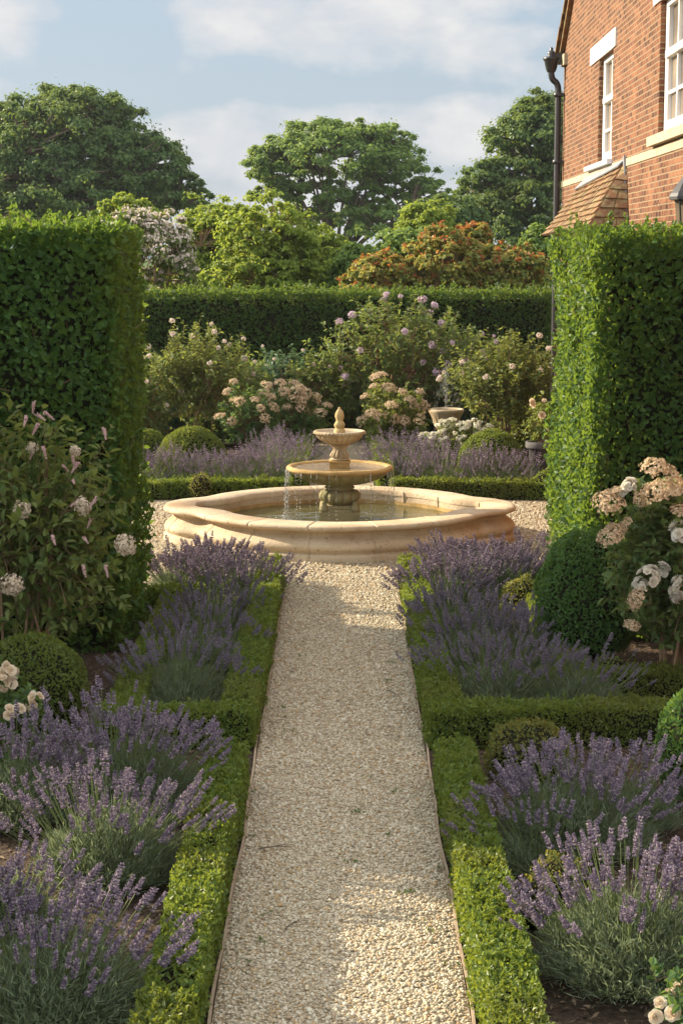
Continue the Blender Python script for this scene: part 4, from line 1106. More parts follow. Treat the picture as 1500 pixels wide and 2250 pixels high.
# ================================================================== hedges
TALL = 'tall hedges of the garden gateway'
hedge('tall_hedge', 'tall dark clipped hedge in shade, away from the house', [(-7.5, 14.3), (-1.66, 14.3)], 1.7, 3.2, .056, 1750, M['hedge'], TALL, amp=.05, depth=.13, shoots=420, inset=.17, amp2=.05, f2=1.6)
hedge('tall_hedge', 'tall clipped hedge with sunlit end, against the brick house', [(1.9, 15.1), (3.1, 15.1)], 2.5, 3.12, .05, 2100, M['hedge'], TALL, amp=.05, depth=.13, shoots=200, inset=.17, amp2=.05, f2=1.6)
hedge('clipped_hedge', 'long straight clipped hedge closing the far end of the garden', [(-9, 31.4), (3.6, 31.4)], .9, 2.33, .055, 1150, M['backhedge'], None, amp=.03, depth=.08, shoots=500, inset=.12)
hedge('tall_hedge', 'tall hedge run added out of view to shade the path and beds', [(-4.2, 10.3), (-4.2, 13.3)], 1.0, 3.0, .075, 500, M['hedge'], TALL, amp=.05, depth=.13, inset=.17)  # unseen, added to throw its shadow over the path and beds
hedge('clipped_hedge', 'waist high hedge added out of view to shade the nearest lavender', [(-3.1, 3.6), (-3.1, 8.2)], .5, 1.3, .05, 900, M['hedge'], None, amp=.03, depth=.08, inset=.1)  # another unseen addition, sized for the shade on the near left bed
LOW = 'low box hedges edging the beds'
w_, h_ = .2, .235
X1 = .545 + w_ / 2
def low(label, pts, h=h_, w=w_, leaf=.021, dens=9000, mat='box'):
    hedge('box_hedge', label, pts, w, h, leaf, dens, M[mat], LOW, amp=.016, depth=.034, shoots=int(90 * sum(math.dist(a, b) for a, b in zip(pts[:-1], pts[1:]))), slen=(.015, .05), inset=.04, amp2=.018, f2=3.0)
low('low box hedge beside the path, front run opposite the house, partly sunlit', [(-X1, 5.6), (-X1 + .005, 10.0)], .255, leaf=.023, dens=9000)
low('low box hedge beside the path, front run on the house side, partly sunlit', [(X1, 5.6), (X1 - .005, 10.05)], .255, leaf=.023, dens=9000)
low('low box hedge along the path from the cross hedge to the fountain, opposite the house', [(-X1 + .01, 10.75), (-X1 + .02, 16.4)], .25)
low('low box hedge along the path from the cross hedge to the fountain, house side', [(X1 - .01, 10.75), (X1 - .02, 16.4)], .25)
low('short cross hedge of box beside lavender, opposite the house', [(-1.5, 10.88), (-X1 - .09, 10.88)], .24, .24)
low('dark cross hedge of box across the house side bed', [(X1 + .09, 10.88), (2.02, 10.95)], .25, .25)
low('second cross hedge of box half hidden behind lavender, house side', [(1.35, 11.95), (2.6, 12.0)], .22, .22)
low('box hedge behind the shaded lavender at the foot of the tall hedge', [(-1.36, 11.1), (-1.36, 14.6)], .23)
low('short yellow-green sunlit box hedge at the end of the shaded lavender', [(-1.62, 14.95), (-1.14, 14.95)], .23, .22)
low('box hedge behind the lavender on the house side bed', [(1.6, 12.15), (1.62, 15.3)], .22)
low('low box hedge curving round the fountain court, opposite the house', [(-4.2, 21.85), (-2.2, 22.25), (-.62, 22.4)], .22, .26, .026, 5200)
low('low box hedge curving round the fountain court, house side', [(.62, 22.4), (2.0, 22.25), (3.05, 22.0)], .22, .26, .026, 5200)
low('low box hedge edging the path behind the fountain, opposite the house', [(-.55, 22.6), (-.52, 28.5)], .3, .2, .026, 5200)
low('low box hedge edging the path behind the fountain, house side', [(.55, 22.6), (.52, 28.5)], .3, .2, .026, 5200)
low('far low box hedge running across behind the lavender to the urn', [(.68, 25.6), (2.0, 25.7)], .3, .2, .028, 4200)

# ================================================================== clipped balls and domes
BALL = 'clipped box balls and domes'
ball('box_ball', 'dark clipped box ball beside the pink-flowered shrub', (-1.98, 11.3), .355, .33, .024, 6800, M['dome'], BALL, seed=1, zc=.27, amp=.024, depth=.045)
ball('box_ball', 'large glossy clipped box ball in front of the sunlit hedge end', (1.79, 12.95), .37, .50, .027, 5600, M['ball'], BALL, seed=2, zc=.52, amp=.028, depth=.05)
ball('box_ball', 'clipped box ball cut off by the frame beside the cross hedge', (1.98, 9.6), .27, .36, .021, 7800, M['ball'], BALL, seed=3, zc=.34)
ball('box_dome', 'smooth clipped dome behind the shaded far lavender', (-2.06, 24.9), .52, .6, .028, 5000, M['dome'], BALL, seed=4, zc=.03, cut=-.1)
ball('box_dome', 'yellow-green sunlit dome behind the far lavender', (2.06, 24.9), .47, .56, .028, 4600, M['box'], BALL, seed=5, zc=.03, cut=-.1, amp=.03)
ball('box_dome', 'second small dome half hidden by the tall shaded hedge', (-2.78, 25.6), .42, .5, .028, 4600, M['dome'], BALL, seed=6, zc=.03, cut=-.1)
ball('box_mound', 'speckled golden mound under lavender stems by the dark cross hedge', (1.08, 10.2), .25, .21, .021, 6000, M['gold'], BALL, seed=7, zc=.12, depth=.05, amp=.03)
ball('box_mound', 'small golden mound among the sunlit lavender spikes', (.97, 7.85), .17, .22, .018, 8000, M['gold'], BALL, seed=8, zc=.1, depth=.05, amp=.03)
ball('box_mound', 'yellow sunlit mound between the lavender and the big ball', (1.5, 14.9), .19, .22, .022, 6500, M['gold'], BALL, seed=9, zc=.1, depth=.05, amp=.03)
ball('box_mound', 'little pale shrub at the foot of the big box ball', (1.83, 12.15), .14, .17, .02, 5200, M['lightshrub'], BALL, seed=10, zc=.1, depth=.06, amp=.03)
ball('box_mound', 'small brownish tuft standing on the low hedge behind the basin', (-1.72, 22.05), .13, .17, .022, 5200, M['gold'], BALL, seed=11, zc=.16, depth=.06, amp=.03)
ball('box_mound', 'small yellow-green tuft beside the grey pot', (2.5, 22.2), .14, .17, .022, 5200, M['box'], BALL, seed=12, zc=.18, depth=.05, amp=.03)

# ================================================================== lavender
OP, HS = 'opposite the house', 'on the house side'
lavender('big grey-green lavender in shade, first along the path opposite the house', (-1.16, 6.75), .46, .36, .56, 190, 6200, 1, lean=(.10, 0))
lavender('sunlit pale pink-tipped lavender standing behind the first shaded clump', (-1.14, 8.35), .42, .38, .60, 200, 5600, 2, lean=(.06, .05))
lavender('wide dark purple lavender just before the short cross hedge', (-1.2, 9.55), .5, .36, .62, 310, 6200, 3, lean=(.08, .05), mat='lavflower')
lavender('dark purple lavender in shade just behind the short cross hedge', (-1.06, 11.75), .42, .3, .56, 210, 4800, 4, lean=(.02, .05), mat='lavshade', spike=.09)
lavender('shaded lavender midway along the shaded hedge', (-1.0, 12.9), .38, .28, .54, 200, 3600, 5, lean=(.03, .05), mat='lavshade', spike=.09)
lavender('lavender at the shadow edge near the yellow-green hedge', (-.98, 14.1), .36, .26, .50, 170, 3000, 6, mat='lavshade', spike=.09)
lavender('sunlit pale lavender beside the fountain basin and tall hedge', (-1.38, 15.75), .4, .26, .46, 210, 3000, 7, spike=.09)
lavender('sunlit pale lavender before the fountain basin, next to the path hedge', (-.86, 15.35), .4, .28, .5, 230, 3000, 8, spike=.09)
lavender('sunlit lavender touching the lobed end of the basin', (-1.16, 16.5), .38, .24, .4, 170, 2400, 9, spike=.09)
lavender('large sunlit lavender with long pale spikes, first along the path on the house side', (1.2, 7.2), .48, .38, .58, 215, 6200, 11, lean=(-.02, 0))
lavender('grey-green lavender with purple spikes in shade below the golden mound', (1.18, 8.85), .48, .36, .56, 250, 5800, 12, lean=(-.02, 0), mat='lavflower')
lavender('sparse lavender leaning over the front box hedge, house side', (.92, 8.55), .2, .2, .5, 46, 800, 13, lean=(-.3, -.05))
lavender('wide shaded lavender behind the dark cross hedge, nearest the path', (1.05, 11.75), .46, .3, .56, 250, 4800, 14, mat='lavshade', spike=.09, lean=(-.02, .03))
lavender('shaded lavender behind the cross hedge, beside the second cross hedge', (1.5, 11.65), .34, .27, .5, 110, 3000, 15, mat='lavshade', spike=.085, lean=(.1, 0))
lavender('tall shaded lavender in the middle of the house side bed', (.98, 12.75), .48, .32, .58, 260, 4400, 16, mat='lavshade', spike=.09)
lavender('shaded lavender leaning against the big box ball', (1.38, 12.9), .38, .3, .52, 170, 3200, 17, mat='lavshade', spike=.09)
lavender('shaded lavender at the shadow edge by the path hedge, house side', (.9, 13.75), .4, .3, .54, 210, 3200, 18, mat='lavshade', spike=.09)
lavender('pale sunlit lavender beside the path hedge before the basin, house side', (.9, 15.2), .42, .28, .48, 260, 3000, 19, spike=.09)
lavender('pale sunlit lavender between the path and the sunlit hedge end', (1.3, 15.7), .42, .27, .48, 260, 3000, 20, spike=.09)
lavender('pale sunlit lavender at the foot of the sunlit hedge end', (1.62, 16.4), .36, .25, .46, 190, 2400, 21, spike=.09)
lavender('pale sunlit lavender touching the basin on the house side', (1.02, 16.5), .38, .24, .4, 210, 2400, 22, spike=.09)
lavender('shaded lavender at the picture edge between the first two clumps opposite the house', (-1.66, 7.25), .34, .3, .5, 110, 4000, 41, lean=(.04, 0))
lavender('shaded lavender at the picture edge beside the wide purple clump', (-1.72, 9.3), .38, .34, .56, 140, 4000, 42, lean=(.02, 0))
lavender('low lavender filling the gap between the two nearest clumps opposite the house', (-1.5, 7.62), .34, .28, .46, 90, 4200, 45, lean=(.02, 0))
lavender('lavender cut off by the picture edge beside the large sunlit clump, house side', (1.72, 7.5), .36, .34, .54, 120, 3600, 43)
lavender('small lavender with few spikes between cross hedge and glossy ball', (1.56, 9.2), .26, .26, .5, 60, 2200, 44)
# far beds behind the fountain: copies of two plants
def copy_tree(o, parent=None):
    c = o.copy(); C.objects.link(c)
    if parent is not None: c.parent = parent
    for ch in o.children: copy_tree(ch, c)
    return c
FAR = 'far lavender behind the fountain'
pa = lavender('lavender behind the low hedge next to the tall shaded hedge', (-2.62, 22.95), .44, .24, .45, 170, 2600, 31, hi=False, spike=.1, group=FAR, wneedle=.008)
pb = lavender('pale lavender behind the low hedge next to the grey pot', (2.1, 22.9), .44, .24, .45, 190, 2600, 32, hi=False, spike=.1, group=FAR, wneedle=.008)
far = [(pa, -2.1, 22.9, .3, 1.0, 'lavender in front of the smooth clipped dome'), (pb, -1.62, 22.95, 1.2, .96, 'lavender between the smooth dome and the basin lobe'),
       (pa, -1.14, 23.0, 2.2, 1.0, 'lavender below the dark leafy rose bush behind the basin'), (pb, -.82, 23.35, 3.1, 1.05, 'lavender beside the fountain bowl, opposite the house'),
       (pa, -.98, 24.5, 4.0, 1.05, 'raised lavender in front of the peach-flowered bush, opposite the house'), (pb, -.84, 25.4, 5.0, 1.0, 'highest far lavender under the peach heads, opposite the house'),
       (pb, .84, 24.4, .8, 1.1, 'rounded sunlit lavender under the peach-flowered bush, house side'), (pa, 1.12, 24.2, 1.7, 1.05, 'rounded sunlit lavender beside the yellow-green tuft'),
       (pb, .84, 23.1, 2.6, .95, 'sunlit lavender beside the fountain bowl, house side'), (pa, 1.28, 22.95, 3.6, 1.0, 'sunlit lavender before the white daisy bush'),
       (pb, 1.74, 22.9, 4.5, 1.0, 'sunlit lavender in front of the yellow-green dome')]
for src, x, y, rz, s, lab in far:
    o = copy_tree(src); o.location = (x, y, 0); o.rotation_euler = (0, 0, rz); o.scale = (s, s, s); o['label'] = lab

# ================================================================== near shrubs
rgf = np.random.default_rng(99)
SPIKES = [spike_head('flower_head', .14, .017, 70, .027, M['pinkspike'], rgf) for _ in range(3)]
CREAM = [head_cluster('flower_head', 170, .085, .03, M['creamhead'], rgf, .9, False) for _ in range(3)]
PEACHN = [head_cluster('flower_head', 240, .12, .026, M['peach'], rgf, .55) for _ in range(3)]
WHITEB = [rose_bunch('flower_head', 15, .088, .044, M['rosewhite'], rgf) for _ in range(3)]
PEACHF = [head_cluster('flower_head', 90, .095, .036, M['peach'], rgf, .6) for _ in range(3)]
LILACF = [head_cluster('flower_head', 60, .07, .04, M['lilac'], rgf, .9, False) for _ in range(3)]
PALEF = [head_cluster('flower_head', 40, .05, .034, M['blossom'], rgf, .9, False) for _ in range(2)]
DAISY = [head_cluster('flower_head', 26, .042, .034, M['daisy'], rgf, .6) for _ in range(2)]
SMALLW = [rose_bunch('flower_head', 3, .028, .026, M['rosecream'], rgf) for _ in range(3)]
def single_rose(r):
    mb = MB(); rose_mesh(mb, np.zeros(3), np.array([0, 0, 1.]), r, rgf, 4); return mb.mesh('flower_head', M['rosecream'])
ROSE1 = [single_rose(.06) for _ in range(2)]

def lrel(px, py, Y, loc): return at(px, py, Y) - np.array(loc)
def heads_at(root, loc, meshes, pts, name='flower_head', scale=1.0, tilt=(0, -.45, .8), stem=True, mat='weed', down=False, inward=None):
    """heads where the photo shows them (pixel, pixel, depth), each on a stalk from inside the shrub"""
    sm = MB()
    for q, (px, py, Y, *s) in enumerate(pts):
        p = lrel(px, py, Y, loc)
        o = link(name, meshes[q % len(meshes)], root, p); o.rotation_mode = 'QUATERNION'
        z = nrm(np.array(tilt) + rgf.normal(size=3) * .42)
        o.rotation_quaternion = Vector((0, 0, 1)).rotation_difference(Vector(z)) @ Matrix.Rotation(rgf.uniform(0, 6.28), 4, 'Z').to_quaternion()
        k = (s[0] if s else 1.0) * scale; o.scale = (k, k, k)
        c = np.array(inward if inward is not None else (0, 0, max(.1, p[2] * .4)))
        a = p + (c - p) * .55
        tube_batch(sm, [a], [(a + p) / 2 + [0, 0, .04]], [p + z * .004], .0045, .003, 5, 4)
    if sm.n: sm.build('stalk_foliage', M[mat], root)

# pink spiked shrub before the tall hedge
SL_ = np.array([-2.15, 12.35, 0])
root, E, T, rg = shrub('flowering_shrub', 'loose leggy shrub with pink flower spikes in front of the tall dark hedge', SL_, (.06, .0, 1.1), (.68, .5, .84), 480, 9, .078, .36, M['lightshrub'], M['bark2'], 11, .012, 1, None, 'shrub', upb=.15, spread=.12, gap=.6, shell=.25, wl=.5)
heads_at(root, SL_, SPIKES, [(58, 915, 12.1), (78, 908, 12.1), (98, 905, 12.15), (84, 930, 12.0), (75, 880, 12.3), (228, 940, 12.0), (94, 980, 12.0), (160, 1000, 12.0), (172, 1015, 12.0), (160, 1055, 12.0, .8), (214, 1092, 11.9), (172, 1100, 12.0), (115, 1178, 11.9), (183, 1180, 11.9), (200, 1140, 12.0, .8), (182, 1242, 11.9), (232, 1242, 11.9), (74, 985, 12.1), (138, 1022, 12.0, .7)], tilt=(.15, -.2, -.8), inward=(0, 0, 1.0), scale=.62)
heads_at(root, SL_, CREAM, [(48, 1120, 11.9, .8), (276, 1196, 11.85, 1.0), (26, 1285, 11.8, 1.0), (182, 1112, 11.95, .8), (70, 985, 12.1, .55), (165, 990, 12.0, .5)], tilt=(.1, -.6, .4), inward=(0, 0, 1.0), scale=.85)

# white rose and faded peach heads beside the box ball
SR_ = np.array([2.28, 12.15, 0])
root, E, T, rg = shrub('rose_bush', 'tall rose bush with white roses and faded peach flower heads beside the box ball', SR_, (-.04, .02, .98), (.47, .42, .6), 560, 9, .064, .18, M['roseleaf'], M['bark2'], 9, .014, 2, None, 'rose bush', upb=.4, spread=.05, gap=.3, shell=.25, wl=.6)
heads_at(root, SR_, WHITEB, [(1380, 1065, 11.9, .75), (1495, 1165, 11.8, 1.15), (1425, 1265, 11.75, 1.0), (1405, 1285, 11.78, .7), (1490, 1295, 11.75, 1.1), (1455, 1250, 11.85, .7), (1370, 1080, 11.95, .5)], tilt=(-.2, -.6, .5), inward=(0, 0, .7), scale=.85)
heads_at(root, SR_, PEACHN, [(1440, 1028, 11.95, 1.0), (1475, 1050, 11.95, .9), (1440, 1080, 11.85, 1.1), (1478, 1085, 11.9, 1.0), (1335, 1105, 11.85, 1.1), (1352, 1085, 11.95, .8), (1405, 1098, 11.9, .6), (1340, 1180, 11.8, .95), (1352, 1165, 11.85, .7), (1400, 1315, 11.75, .9), (1388, 1375, 11.75, .6), (1375, 1150, 11.9, .5), (1496, 1125, 11.85, .8)], tilt=(-.1, -.35, .9), inward=(0, 0, .7), scale=.8)

# small white rose low by the box ball, and the flower at the corner of the frame
SW_ = np.array([-1.98, 10.3, 0])
root, E, T, rg = shrub('rose_bush', 'low leafy bush with small white roses below the dark box ball', SW_, (0, 0, .26), (.3, .28, .3), 130, 8, .055, .12, M['shrub'], M['bark2'], 6, .007, 3, None, 'rose bush', upb=.4, wl=.65)
heads_at(root, SW_, SMALLW, [(8, 1462, 10.1), (18, 1480, 10.1, 1.2), (4, 1500, 10.05), (28, 1500, 10.1), (10, 1508, 10.1, .8), (80, 1537, 10.05), (62, 1550, 10.05, .8), (48, 1560, 10.05), (22, 1568, 10.0), (30, 1475, 10.2, .8)], scale=1.25, tilt=(0, -.6, .5))
SC_ = np.array([1.36, 6.5, 0])
root, E, T, rg = shrub('rose_bush', 'cream-flowered bush just showing at the bottom corner of the picture', SC_, (0, 0, .28), (.2, .2, .2), 60, 7, .045, .1, M['shrub'], M['bark2'], 5, .006, 4, None, 'rose bush', upb=.4, wl=.65)
heads_at(root, SC_, WHITEB, [(1475, 2185, 6.5, .42), (1450, 2205, 6.45, .36), (1440, 2235, 6.4, .4), (1490, 2170, 6.55, .36), (1478, 2228, 6.4, .45)], tilt=(-.1, -.5, .7))
for o in root.children:
    if o.name.startswith('flower_head'): o.data = ROSE1[0]; o.scale = [v * 1.3 for v in o.scale]

# ================================================================== far border
def border(name, label, px, Y, cz, radii, ntwig, nleaf, leaf, tw, mat, heads=None, nh=0, seed=0, cat='shrub', hscale=(.8, 1.2), nstem=6, sr=.012, wood='bark2', fork=None, zmin=-.2, lift=.03, group=None, **kw):
    loc = at(px, 1000, Y); loc[2] = 0
    root, E, T, rg = shrub(name, label, loc, (0, 0, cz), radii, ntwig, nleaf, leaf, tw, M[mat], M[wood], nstem, sr, seed, group, cat, fork=fork, kind=kw.pop('kind', 6), **kw)
    if heads: put_heads(root, heads, E, T, rg, front_idx(E, rg, nh, (0, 0, cz), radii, zmin), scale=hscale, lift=lift)
    return root
border('small_tree', 'small multi-stemmed tree with pale pink flowers behind the smooth dome', 428, 27.6, 1.24, (.92, .62, .72), 520, 10, .07, .38, 'lightshrub', PALEF, 16, 11, 'tree', nstem=9, sr=.015, fork=.35, gap=.75, shell=.2, hscale=(.6, 1.0), upb=.7, outb=.6)
border('small_tree', 'small multi-stemmed tree with pale leaves behind the yellow-green dome', 1112, 26.3, 1.22, (.9, .6, .7), 520, 10, .07, .38, 'lightshrub', PALEF, 12, 12, 'tree', nstem=9, sr=.013, fork=.2, gap=.75, shell=.2, hscale=(.6, 1.1), upb=.6, outb=.7)
border('flowering_shrub', 'large rounded shrub with lilac flowers in front of the far hedge', 872, 29.2, 1.2, (1.42, .8, 1.18), 760, 9, .085, .26, 'roseleaf', LILACF, 24, 13, nstem=10, sr=.025, gap=.3, shell=.4, hscale=(.4, 1.0))
border('leafy_shrub', 'dark blue-green shrub with tiny white flowers before the far hedge', 625, 29.3, .85, (.75, .6, .72), 300, 9, .08, .2, 'blueshrub', PALEF, 16, 14, nstem=8, sr=.016, hscale=(.4, .7))
border('rose_bush', 'bush with peach flower heads beside the upper fountain bowl, opposite the house', 640, 27.3, .62, (.5, .42, .5), 200, 8, .07, .16, 'shrub', PEACHF, 20, 15, 'rose bush', nstem=8, sr=.01, zmin=-.1, hscale=(.75, 1.15), group='peach flowered bushes')
border('rose_bush', 'darker bush with peach flower heads between dome and lavender', 545, 26.6, .6, (.52, .42, .52), 220, 8, .07, .16, 'shrub', PEACHF, 13, 16, 'rose bush', nstem=8, sr=.01, zmin=-.1, hscale=(.65, 1.0), group='peach flowered bushes')
border('rose_bush', 'sunlit bush with peach flower heads beside the urn fountain', 860, 26.8, .64, (.52, .45, .56), 240, 8, .07, .16, 'lightshrub', PEACHF, 19, 17, 'rose bush', nstem=8, sr=.01, zmin=-.2, hscale=(.75, 1.15), group='peach flowered bushes')
border('daisy_bush', 'low bush covered in small white flowers below the urn fountain', 1020, 25.9, .3, (.58, .4, .32), 300, 6, .06, .12, 'lightshrub', DAISY, 85, 18, 'flower bush', nstem=8, sr=.006, zmin=-.2, hscale=(.7, 1.2))
border('leafy_shrub', 'dark shrub with cream flowers under the small multi-stemmed tree', 372, 28.8, .6, (.68, .5, .52), 260, 8, .085, .2, 'blueshrub', PALEF, 10, 19, nstem=7, sr=.012, hscale=(.7, 1.3))
border('leafy_shrub', 'dark leafy shrub in shadow behind the urn fountain', 985, 29.6, .55, (.6, .45, .5), 200, 8, .085, .2, 'blueshrub', None, 0, 20, nstem=7, sr=.012)
border('leafy_shrub', 'broad-leaved shrub behind the yellow-green dome', 1150, 26.9, .42, (.45, .4, .4), 170, 8, .085, .16, 'lightshrub', None, 0, 21, nstem=7, sr=.012)
border('climbing_rose', 'loose rose spreading over the far hedge between urn and small tree', 985, 29.7, .95, (.85, .5, .9), 380, 9, .085, .28, 'roseleaf', LILACF, 9, 25, 'rose bush', nstem=8, sr=.014, hscale=(.4, .8), gap=.6)
border('leafy_shrub', 'light green bush between the small tree and the dark blue-green shrub', 520, 28.6, .8, (.6, .5, .66), 260, 9, .08, .26, 'roseleaf', PALEF, 6, 26, nstem=8, sr=.012, hscale=(.4, .8), gap=.6)
border('leafy_shrub', 'light bush with pale leaves between dark shrub and lilac shrub', 690, 29.0, .75, (.5, .45, .7), 220, 9, .08, .26, 'lightshrub', None, 0, 27, nstem=8, sr=.012, gap=.6)
border('leafy_shrub', 'leafy bush beside the tall shaded hedge behind the second small dome', 318, 27.2, .7, (.5, .45, .72), 220, 9, .08, .26, 'roseleaf', PALEF, 8, 28, nstem=8, sr=.012, gap=.6, hscale=(.4, .8))
border('climbing_rose', 'dark leafy rose with lilac blooms low before the far hedge, above the finial', 765, 29.4, .62, (.55, .45, .62), 230, 8, .085, .2, 'blueshrub', LILACF, 6, 24, 'rose bush', nstem=7, sr=.012, hscale=(.4, .7))
border('leafy_shrub', 'dark leafy shrub behind the smooth dome', 470, 28.3, .4, (.5, .4, .4), 170, 8, .08, .16, 'shrub', None, 0, 23, nstem=7, sr=.012)
loc = PC + [0, 0, .56]
root, E, T, rg = shrub('rose_bush', 'rose with cream blooms growing in the tall grey pot', loc, (0, 0, .34), (.24, .24, .3), 120, 8, .06, .12, M['lightshrub'], M['bark2'], 5, .008, 22, None, 'rose bush', spread=.03)
heads_at(root, loc, ROSE1, [(1168, 886, 23.0, 1.15), (1190, 912, 23.0, .9), (1203, 945, 22.95, .8), (1195, 880, 23.1, .6)], tilt=(-.1, -.8, .4))

# ================================================================== trees beyond the far hedge
TB = 'trees beyond the far hedge'
def place(px, Y):
    p = at(px, 560, Y); p[2] = 0; return p
def ell(px, py, rx, ry, Y, loc, dy=0, depth=1.0):
    """an ellipsoid crown lobe: photo centre and radii in pixels at depth Y"""
    c = at(px, py, Y) - loc; k = Y / FPX
    return (c[0], c[1] + dy, c[2], rx * k, rx * k * depth, ry * k)
Y = 90; l = place(140, Y)
bigtree('oak_tree', 'huge dark spreading tree rising behind the tall shaded hedge', l, [ell(140, 330, 200, 130, Y, l), ell(330, 385, 105, 95, Y, l, -1), ell(-40, 330, 130, 110, Y, l), ell(190, 430, 190, 70, Y, l, -1.5), ell(415, 430, 50, 45, Y, l), ell(170, 245, 130, 55, Y, l), ell(70, 440, 150, 70, Y, l)], 1150, 150, .17, M['bigtree'], TB, trunk_h=2.6, tr=.5, seed=1, clump=.15, limbs=18, squash=.6, lower=-.9)
Y = 100; l = place(735, Y)
bigtree('oak_tree', 'domed tree with visible limbs in the middle of the skyline', l, [ell(735, 345, 165, 75, Y, l), ell(600, 370, 78, 50, Y, l), ell(870, 380, 85, 62, Y, l), ell(735, 300, 110, 38, Y, l), ell(830, 300, 70, 30, Y, l), ell(640, 315, 70, 28, Y, l), ell(820, 490, 85, 45, Y, l, -2), ell(930, 425, 60, 30, Y, l), ell(700, 425, 100, 30, Y, l), ell(860, 435, 70, 25, Y, l), ell(610, 420, 70, 30, Y, l), ell(740, 480, 110, 50, Y, l, 1)], 800, 120, .17, M['midtree'], TB, trunk_h=2.2, tr=.24, seed=2, clump=.16, limbs=18, squash=.55, lower=-.6)
Y = 78; l = place(1180, Y)
bigtree('oak_tree', 'dark bushy tree standing behind the brick house corner', l, [ell(1170, 330, 100, 110, Y, l), ell(1220, 290, 90, 85, Y, l), ell(1075, 430, 80, 80, Y, l, -1), ell(1150, 470, 110, 70, Y, l, -2), ell(1030, 460, 45, 60, Y, l)], 620, 140, .15, M['bigtree'], TB, trunk_h=2.0, tr=.35, seed=3, clump=.17, limbs=12, lower=-.9)
Y = 70; l = place(1000, Y)
bigtree('leafy_tree', 'low dark tree filling the gap between the domed and bushy trees', l, [ell(985, 480, 70, 50, Y, l), ell(930, 500, 60, 45, Y, l)], 170, 130, .15, M['bigtree'], TB, trunk_h=1.6, tr=.2, seed=4, clump=.24, lower=-.9)
for i, (px, py, rx, ry, Y, lab) in enumerate([(470, 530, 95, 100, 43, 'lime green tree beside the pale blossom tree'), (590, 540, 110, 115, 40, 'lime green tree below the domed oak'), (700, 575, 85, 80, 42, 'lime green tree touching the rust coloured bush'),
                                        (280, 480, 65, 55, 47, 'lime green treetop showing above the pale blossom')]):
    l = place(px, Y)
    bigtree('lime_tree', lab, l, [ell(px, py, rx, ry, Y, l), ell(px - rx * .3, py + ry * .55, rx * 1.05, ry * .65, Y, l), ell(px + rx * .35, py + ry * .5, rx * .95, ry * .65, Y, l), ell(px, py + ry * .1, rx * .6, ry * .7, Y, l)], 520, 90, .08, M['lime'], 'lime green trees beyond the hedge', 'bark2', 1.2, .08, 20 + i, .14, limbs=10, squash=.5, hang=.25, lower=-.8)
for i, (px, py, rx, ry, Y, lab) in enumerate([(905, 545, 75, 45, 39, 'olive shrub between the lime tree and rust bush'), (940, 480, 60, 40, 52, 'olive tree showing below the domed oak'), (1185, 560, 45, 60, 40, 'olive shrub beside the corner of the house'), (790, 580, 60, 40, 40, 'dull green shrub beside the lime tree over the hedge')]):
    l = place(px, Y)
    bigtree('leafy_shrub', lab, l, [ell(px, py, rx, ry, Y, l), ell(px, py + ry * .8, rx * 1.1, ry * .8, Y, l)], 150, 110, .085, M['midtree'] if i != 1 else M['lime'], 'shrubs beyond the far hedge', 'bark2', .9, .06, 30 + i, .24, limbs=7, cat='shrub')
def rust(root, Cc, cr, rg):
    mb = MB(); top = np.argsort(-Cc[:, 2] - rg.random(len(Cc)) * .9)[:int(len(Cc) * .7)]
    n = len(top) * 7; i = np.repeat(top, 7); d = rdir(n, rg); d[:, 2] = np.abs(d[:, 2])
    d2 = nrm(Cc[i] * 0 + rdir(len(Cc), rg)[i]); d2[:, 2] = np.abs(d2[:, 2])
    P = Cc[i] + (d * .45 + d2 * .75) * cr[i][:, None] * np.array([1, 1, .65])
    leaves(mb, P, rdir(n, rg), rdir(n, rg) + [0, 0, .6], rg.uniform(.05, .11, n), .05)
    mb.build('rust_foliage', M['rust'], root)
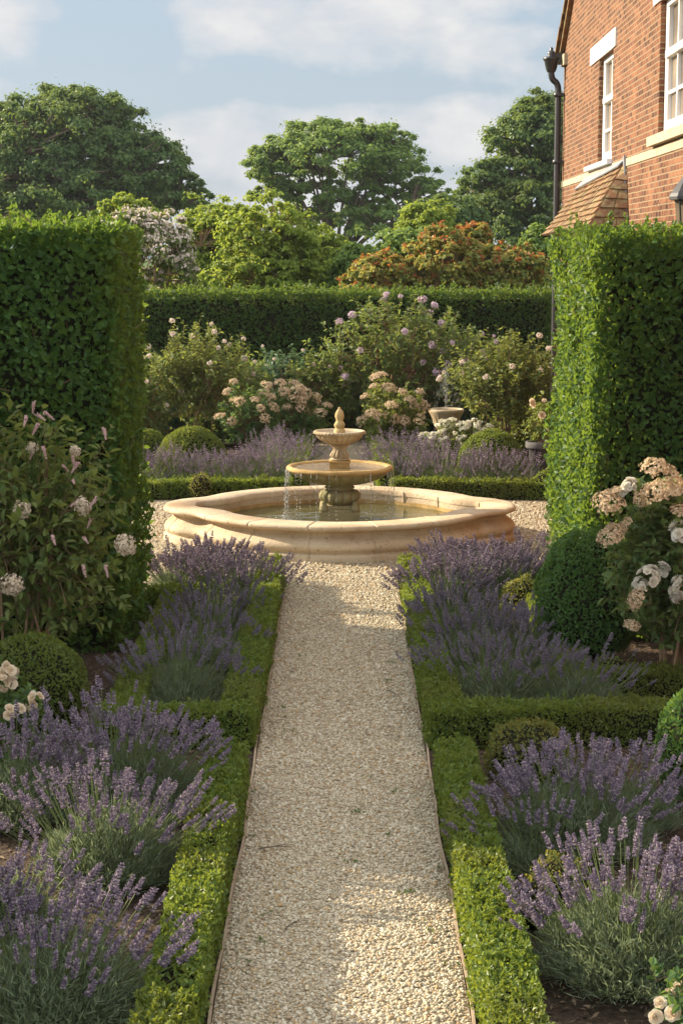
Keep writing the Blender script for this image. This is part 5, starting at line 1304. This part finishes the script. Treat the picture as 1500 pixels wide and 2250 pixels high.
for i, (px, py, rx, ry, Y, lab) in enumerate([(975, 575, 85, 75, 36, 'rust and green smoke bush, tallest of the row over the hedge'), (1100, 590, 95, 55, 36.5, 'rust and green smoke bush beside the house corner'), (835, 605, 80, 45, 36, 'rust and green smoke bush beside the lime tree'), (1040, 530, 40, 40, 37, 'upright rust coloured spray of the smoke bushes')]):
    l = place(px, Y)
    bigtree('smoke_bush', lab, l, [ell(px, py, rx, ry, Y, l), ell(px, py + ry * .7, rx * 1.1, ry * .6, Y, l)], 240, 70, .08, M['smoke'], 'rust coloured smoke bushes', 'bark2', 1.0, .05, 40 + i, .16, limbs=9, cat='shrub', extra=rust, hang=.1, squash=.5)
def blos(root, Cc, cr, rg):
    mb = MB(); n = len(Cc) * 44; i = np.repeat(np.arange(len(Cc)), 44); d = rdir(n, rg); d[:, 2] = d[:, 2] * .8 + .15
    P = Cc[i] + d * (cr[i] * rg.uniform(.75, 1.1, n))[:, None] * np.array([1.1, 1.1, .75])
    X, Y_, Z = frame_from(d + rdir(n, rg) * .6, rg)
    inst(mb, *FLT, P, X, Y_, Z, rg.uniform(.04, .075, n))
    mb.build('blossoms', M['blossom'], root)
Y = 36.5
for i, (px, py, rx, ry, lab) in enumerate([(335, 545, 85, 95, 'pale blossom tree leaning out beside the tall shaded hedge')]):
    l = place(px, Y)
    bigtree('blossom_tree', lab, l, [ell(px, py, rx, ry, Y, l), ell(px + 45, py + 55, 50, 55, Y, l), ell(px - 60, py - 45, 60, 45, Y, l), ell(px - 30, py + 80, 70, 40, Y, l)], 170, 50, .09, M['lightshrub'], 'trees beyond the far hedge', 'bark2', 1.3, .09, 50 + i, .17, limbs=9, extra=blos, squash=.7, hang=.3)

if HAZE > 0:
    # ================================================================== summer haze
    hm, hn, hout = newmat('summer haze')
    pv = nd(hn, 'ShaderNodeVolumePrincipled'); pv.inputs['Color'].default_value = (.86, .92, 1.0, 1); pv.inputs['Density'].default_value = HAZE
    pv.inputs['Anisotropy'].default_value = .0
    hn.links.new(pv.outputs[0], hout.inputs['Volume'])
    mb = MB(); box(mb, (-70, -8, -1), (70, 140, 22)); hz = tag(mb.build('haze', hm), kind='stuff')
    hz['label'] = 'thin summer haze in the air'
